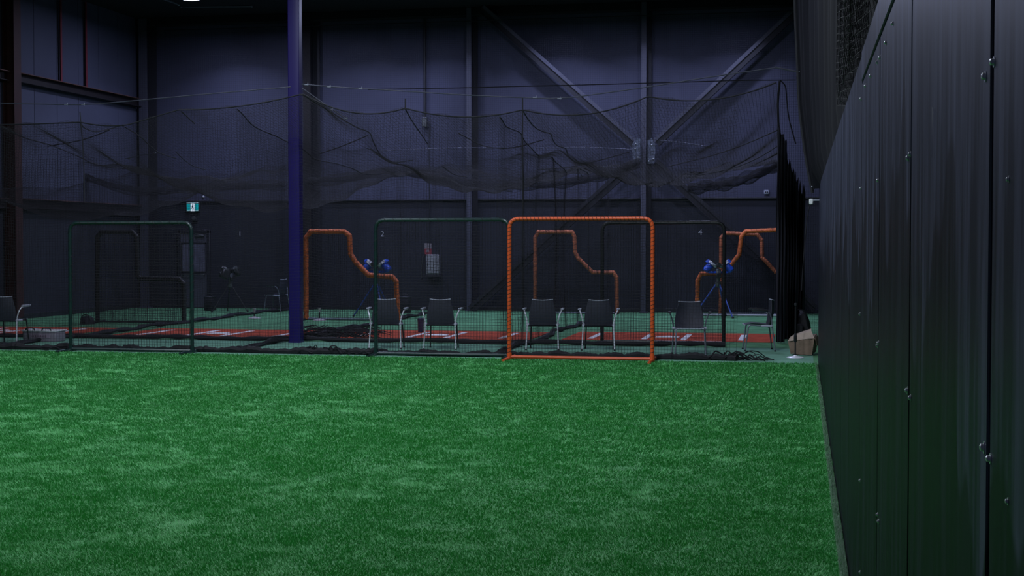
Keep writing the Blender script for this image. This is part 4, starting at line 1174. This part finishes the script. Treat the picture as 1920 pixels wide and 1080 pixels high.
# navy bin beside the second chair, dark boxes by the wall
a = G(789, 624)
t = thing('slim_bin', 'slim navy bin on the floor beside the middle chair', 'bin', a)
obj('body', MB().lathe([(0.05, 0.0), (0.055, 0.01), (0.062, 0.25), (0.066, 0.255), (0.066, 0.27), (0.056, 0.27)]), M['navy_bin'], t)
obj('lid', MB().lathe([(0.064, 0.268), (0.06, 0.285), (0.02, 0.292)]), M['navy_bin'], t)
def dark_case(px, pyb, pyt, wpx, lab, dep=0.3):
    p_ = G(px, pyb); s_ = 0.5 * (p_[1]) / FPX
    zt_ = PY(px, pyt, p_[1])[2]
    w_ = wpx * p_[1] / FPX
    t = thing('equipment_case', lab, 'case', (p_[0], min(p_[1], YB - 0.35), 0))
    obj('body', MB().box((0, 0.1, zt_ * 0.46), (w_, dep, zt_ * 0.9), 0.02, None, 2), M['bag'], t)
    obj('lid', MB().box((0, 0.1, zt_ * 0.95), (w_ * 1.03, dep * 1.03, zt_ * 0.09), 0.01), M['shell_dark'], t)
    obj('handle', MB().tube(fillet([(-w_ * 0.25, 0.1, zt_), (-w_ * 0.22, 0.1, zt_ + 0.06), (w_ * 0.22, 0.1, zt_ + 0.06), (w_ * 0.25, 0.1, zt_)], 0.03), 0.01, 6), M['dark_tube'], t)
dark_case(391, 583, 556, 17, 'small black equipment case on the floor below the door handle side')
dark_case(757, 588, 556, 20, 'black equipment case right of the L-shaped screen by the pillar')

def lump(t, name, cx_, cy_, sx, sy, sz, m, seed, n=14, k=9):
    r_ = np.random.default_rng(seed)
    a1, a2, a3 = r_.random(3) * 6
    g = []
    for i in range(k + 1):
        th = PI * 0.5 * (i / k)
        row = []
        for j in range(n + 1):
            ph = 2 * PI * (j % n) / n
            q_ = 1 + 0.13 * math.sin(3 * ph + a1) + 0.10 * math.sin(5 * ph + a2 + 2 * th) + 0.06 * math.sin(9 * ph + a3)
            row.append((cx_ + sx * q_ * math.cos(ph) * math.cos(th) ** 0.6, cy_ + sy * q_ * math.sin(ph) * math.cos(th) ** 0.6, sz * (math.sin(th) * (1 + 0.08 * math.sin(4 * ph + a1)))))
        g.append(row)
    obj(name, MB().grid(g), m, t)
p_ = G(163, 608)
t = thing('duffel_bag', 'slumped black bag on the floor beside the black padded screen', 'bag', p_)
lump(t, 'bag', 0, 0, 0.16, 0.14, 0.17, M['bag'], 3)
obj('strap', MB().tube(fillet([(-0.12, -0.06, 0.1), (-0.06, -0.06, 0.21), (0.06, -0.05, 0.21), (0.12, -0.05, 0.09)], 0.06), 0.012, 6), M['dark_tube'], t)
p_ = G(1498, 637)
t = thing('duffel_bag', 'large slumped black bag behind the cardboard box at right', 'bag', p_)
lump(t, 'bag', 0, 0.1, 0.22, 0.2, 0.50, M['bag'], 5)
obj('strap', MB().tube(fillet([(-0.16, -0.1, 0.3), (-0.08, -0.12, 0.55), (0.1, -0.1, 0.55), (0.15, -0.08, 0.25)], 0.1), 0.014, 6), M['dark_tube'], t)
obj('pocket', MB().box((-0.02, -0.13, 0.2), (0.2, 0.06, 0.18), 0.025), M['bag'], t)

# crumpled cardboard box lying tilted
p_ = G(1506, 667)
t = thing('cardboard_box', 'crumpled brown cardboard box on the turf by the plywood wall', 'box', (p_[0] + 0.0, p_[1] + 0.22, 0), 0.0)
def hexa(b0, b1):
    # bottom and top quads, subdivided and crumpled
    b0 = np.array(b0, float); b1 = np.array(b1, float)
    return b0, b1
bot = [(-0.19, -0.20, 0.02), (0.13, -0.22, 0.015), (0.20, 0.12, 0.05), (-0.14, 0.16, 0.02)]
mid = [(-0.235, -0.20, 0.22), (0.17, -0.22, 0.27), (0.20, 0.14, 0.32), (-0.2, 0.17, 0.24)]
top = [(-0.19, -0.13, 0.30), (0.10, -0.14, 0.40), (0.13, 0.12, 0.41), (-0.15, 0.13, 0.31)]
rng2 = np.random.default_rng(2)
def ringpts(q, n=6, j=0.008):
    q = np.array(q); o_ = []
    for i in range(4):
        a_, b_ = q[i], q[(i + 1) % 4]
        for s_ in np.linspace(0, 1, n, endpoint=False):
            o_.append(a_ + (b_ - a_) * s_ + rng2.normal(0, j, 3) * (s_ > 0))
    return o_
def loft(rings):
    mb = MB(); n = len(rings[0])
    vs = [p for r in rings for p in r]
    fs = [(i * n + j, i * n + (j + 1) % n, (i + 1) * n + (j + 1) % n, (i + 1) * n + j) for i in range(len(rings) - 1) for j in range(n)]
    fs.append(tuple(range(n - 1, -1, -1)))
    fs.append(tuple(range((len(rings) - 1) * n, len(rings) * n)))
    return mb.add(vs, fs)
bm_ = [np.array(bot) * (1 - s_) + np.array(mid) * s_ for s_ in (0, 0.35, 0.7, 1.0)]
obj('body', loft([ringpts(q_) for q_ in bm_]), M['card'], t)
obj('flap', MB().grid([[(-0.235, -0.205, 0.222), (-0.03, -0.215, 0.25), (0.172, -0.225, 0.272)], [(-0.20, -0.16, 0.285), (-0.05, -0.17, 0.33), (0.12, -0.18, 0.385)], [(-0.15, -0.06, 0.31), (-0.03, -0.06, 0.36), (0.12, -0.05, 0.41)], [(-0.14, 0.12, 0.30), (-0.02, 0.12, 0.34), (0.12, 0.12, 0.40)]], 0.006), M['card_lit'], t)
obj('flap', MB().grid([[(0.172, -0.225, 0.272), (0.2, -0.05, 0.30), (0.20, 0.14, 0.32)], [(0.19, -0.2, 0.22), (0.235, -0.05, 0.23), (0.23, 0.12, 0.26)], [(0.2, -0.19, 0.16), (0.245, -0.05, 0.16), (0.24, 0.1, 0.2)]], 0.006), M['card'], t)

# pole stand with a round chrome base
p_ = G(1491, 671)
t = thing('pole_stand', 'black pole stand with round chrome base before the cardboard box', 'stand', p_)
obj('base', MB().lathe([(0.13, 0.0), (0.13, 0.008), (0.11, 0.018), (0.03, 0.03), (0.02, 0.045)], n=24), M['chrome'], t)
obj('pole', MB().cyl((0, 0, 0.03), (0, 0, 0.80), 0.012, 10), M['dark_tube'], t)
obj('clutch', MB().lathe([(0.016, 0.24), (0.024, 0.25), (0.024, 0.33), (0.02, 0.36), (0.014, 0.37)], n=12), M['dark_tube'], t)
obj('top_clip', MB().box((0, 0, 0.81), (0.04, 0.05, 0.05), 0.01), M['dark_tube'], t)
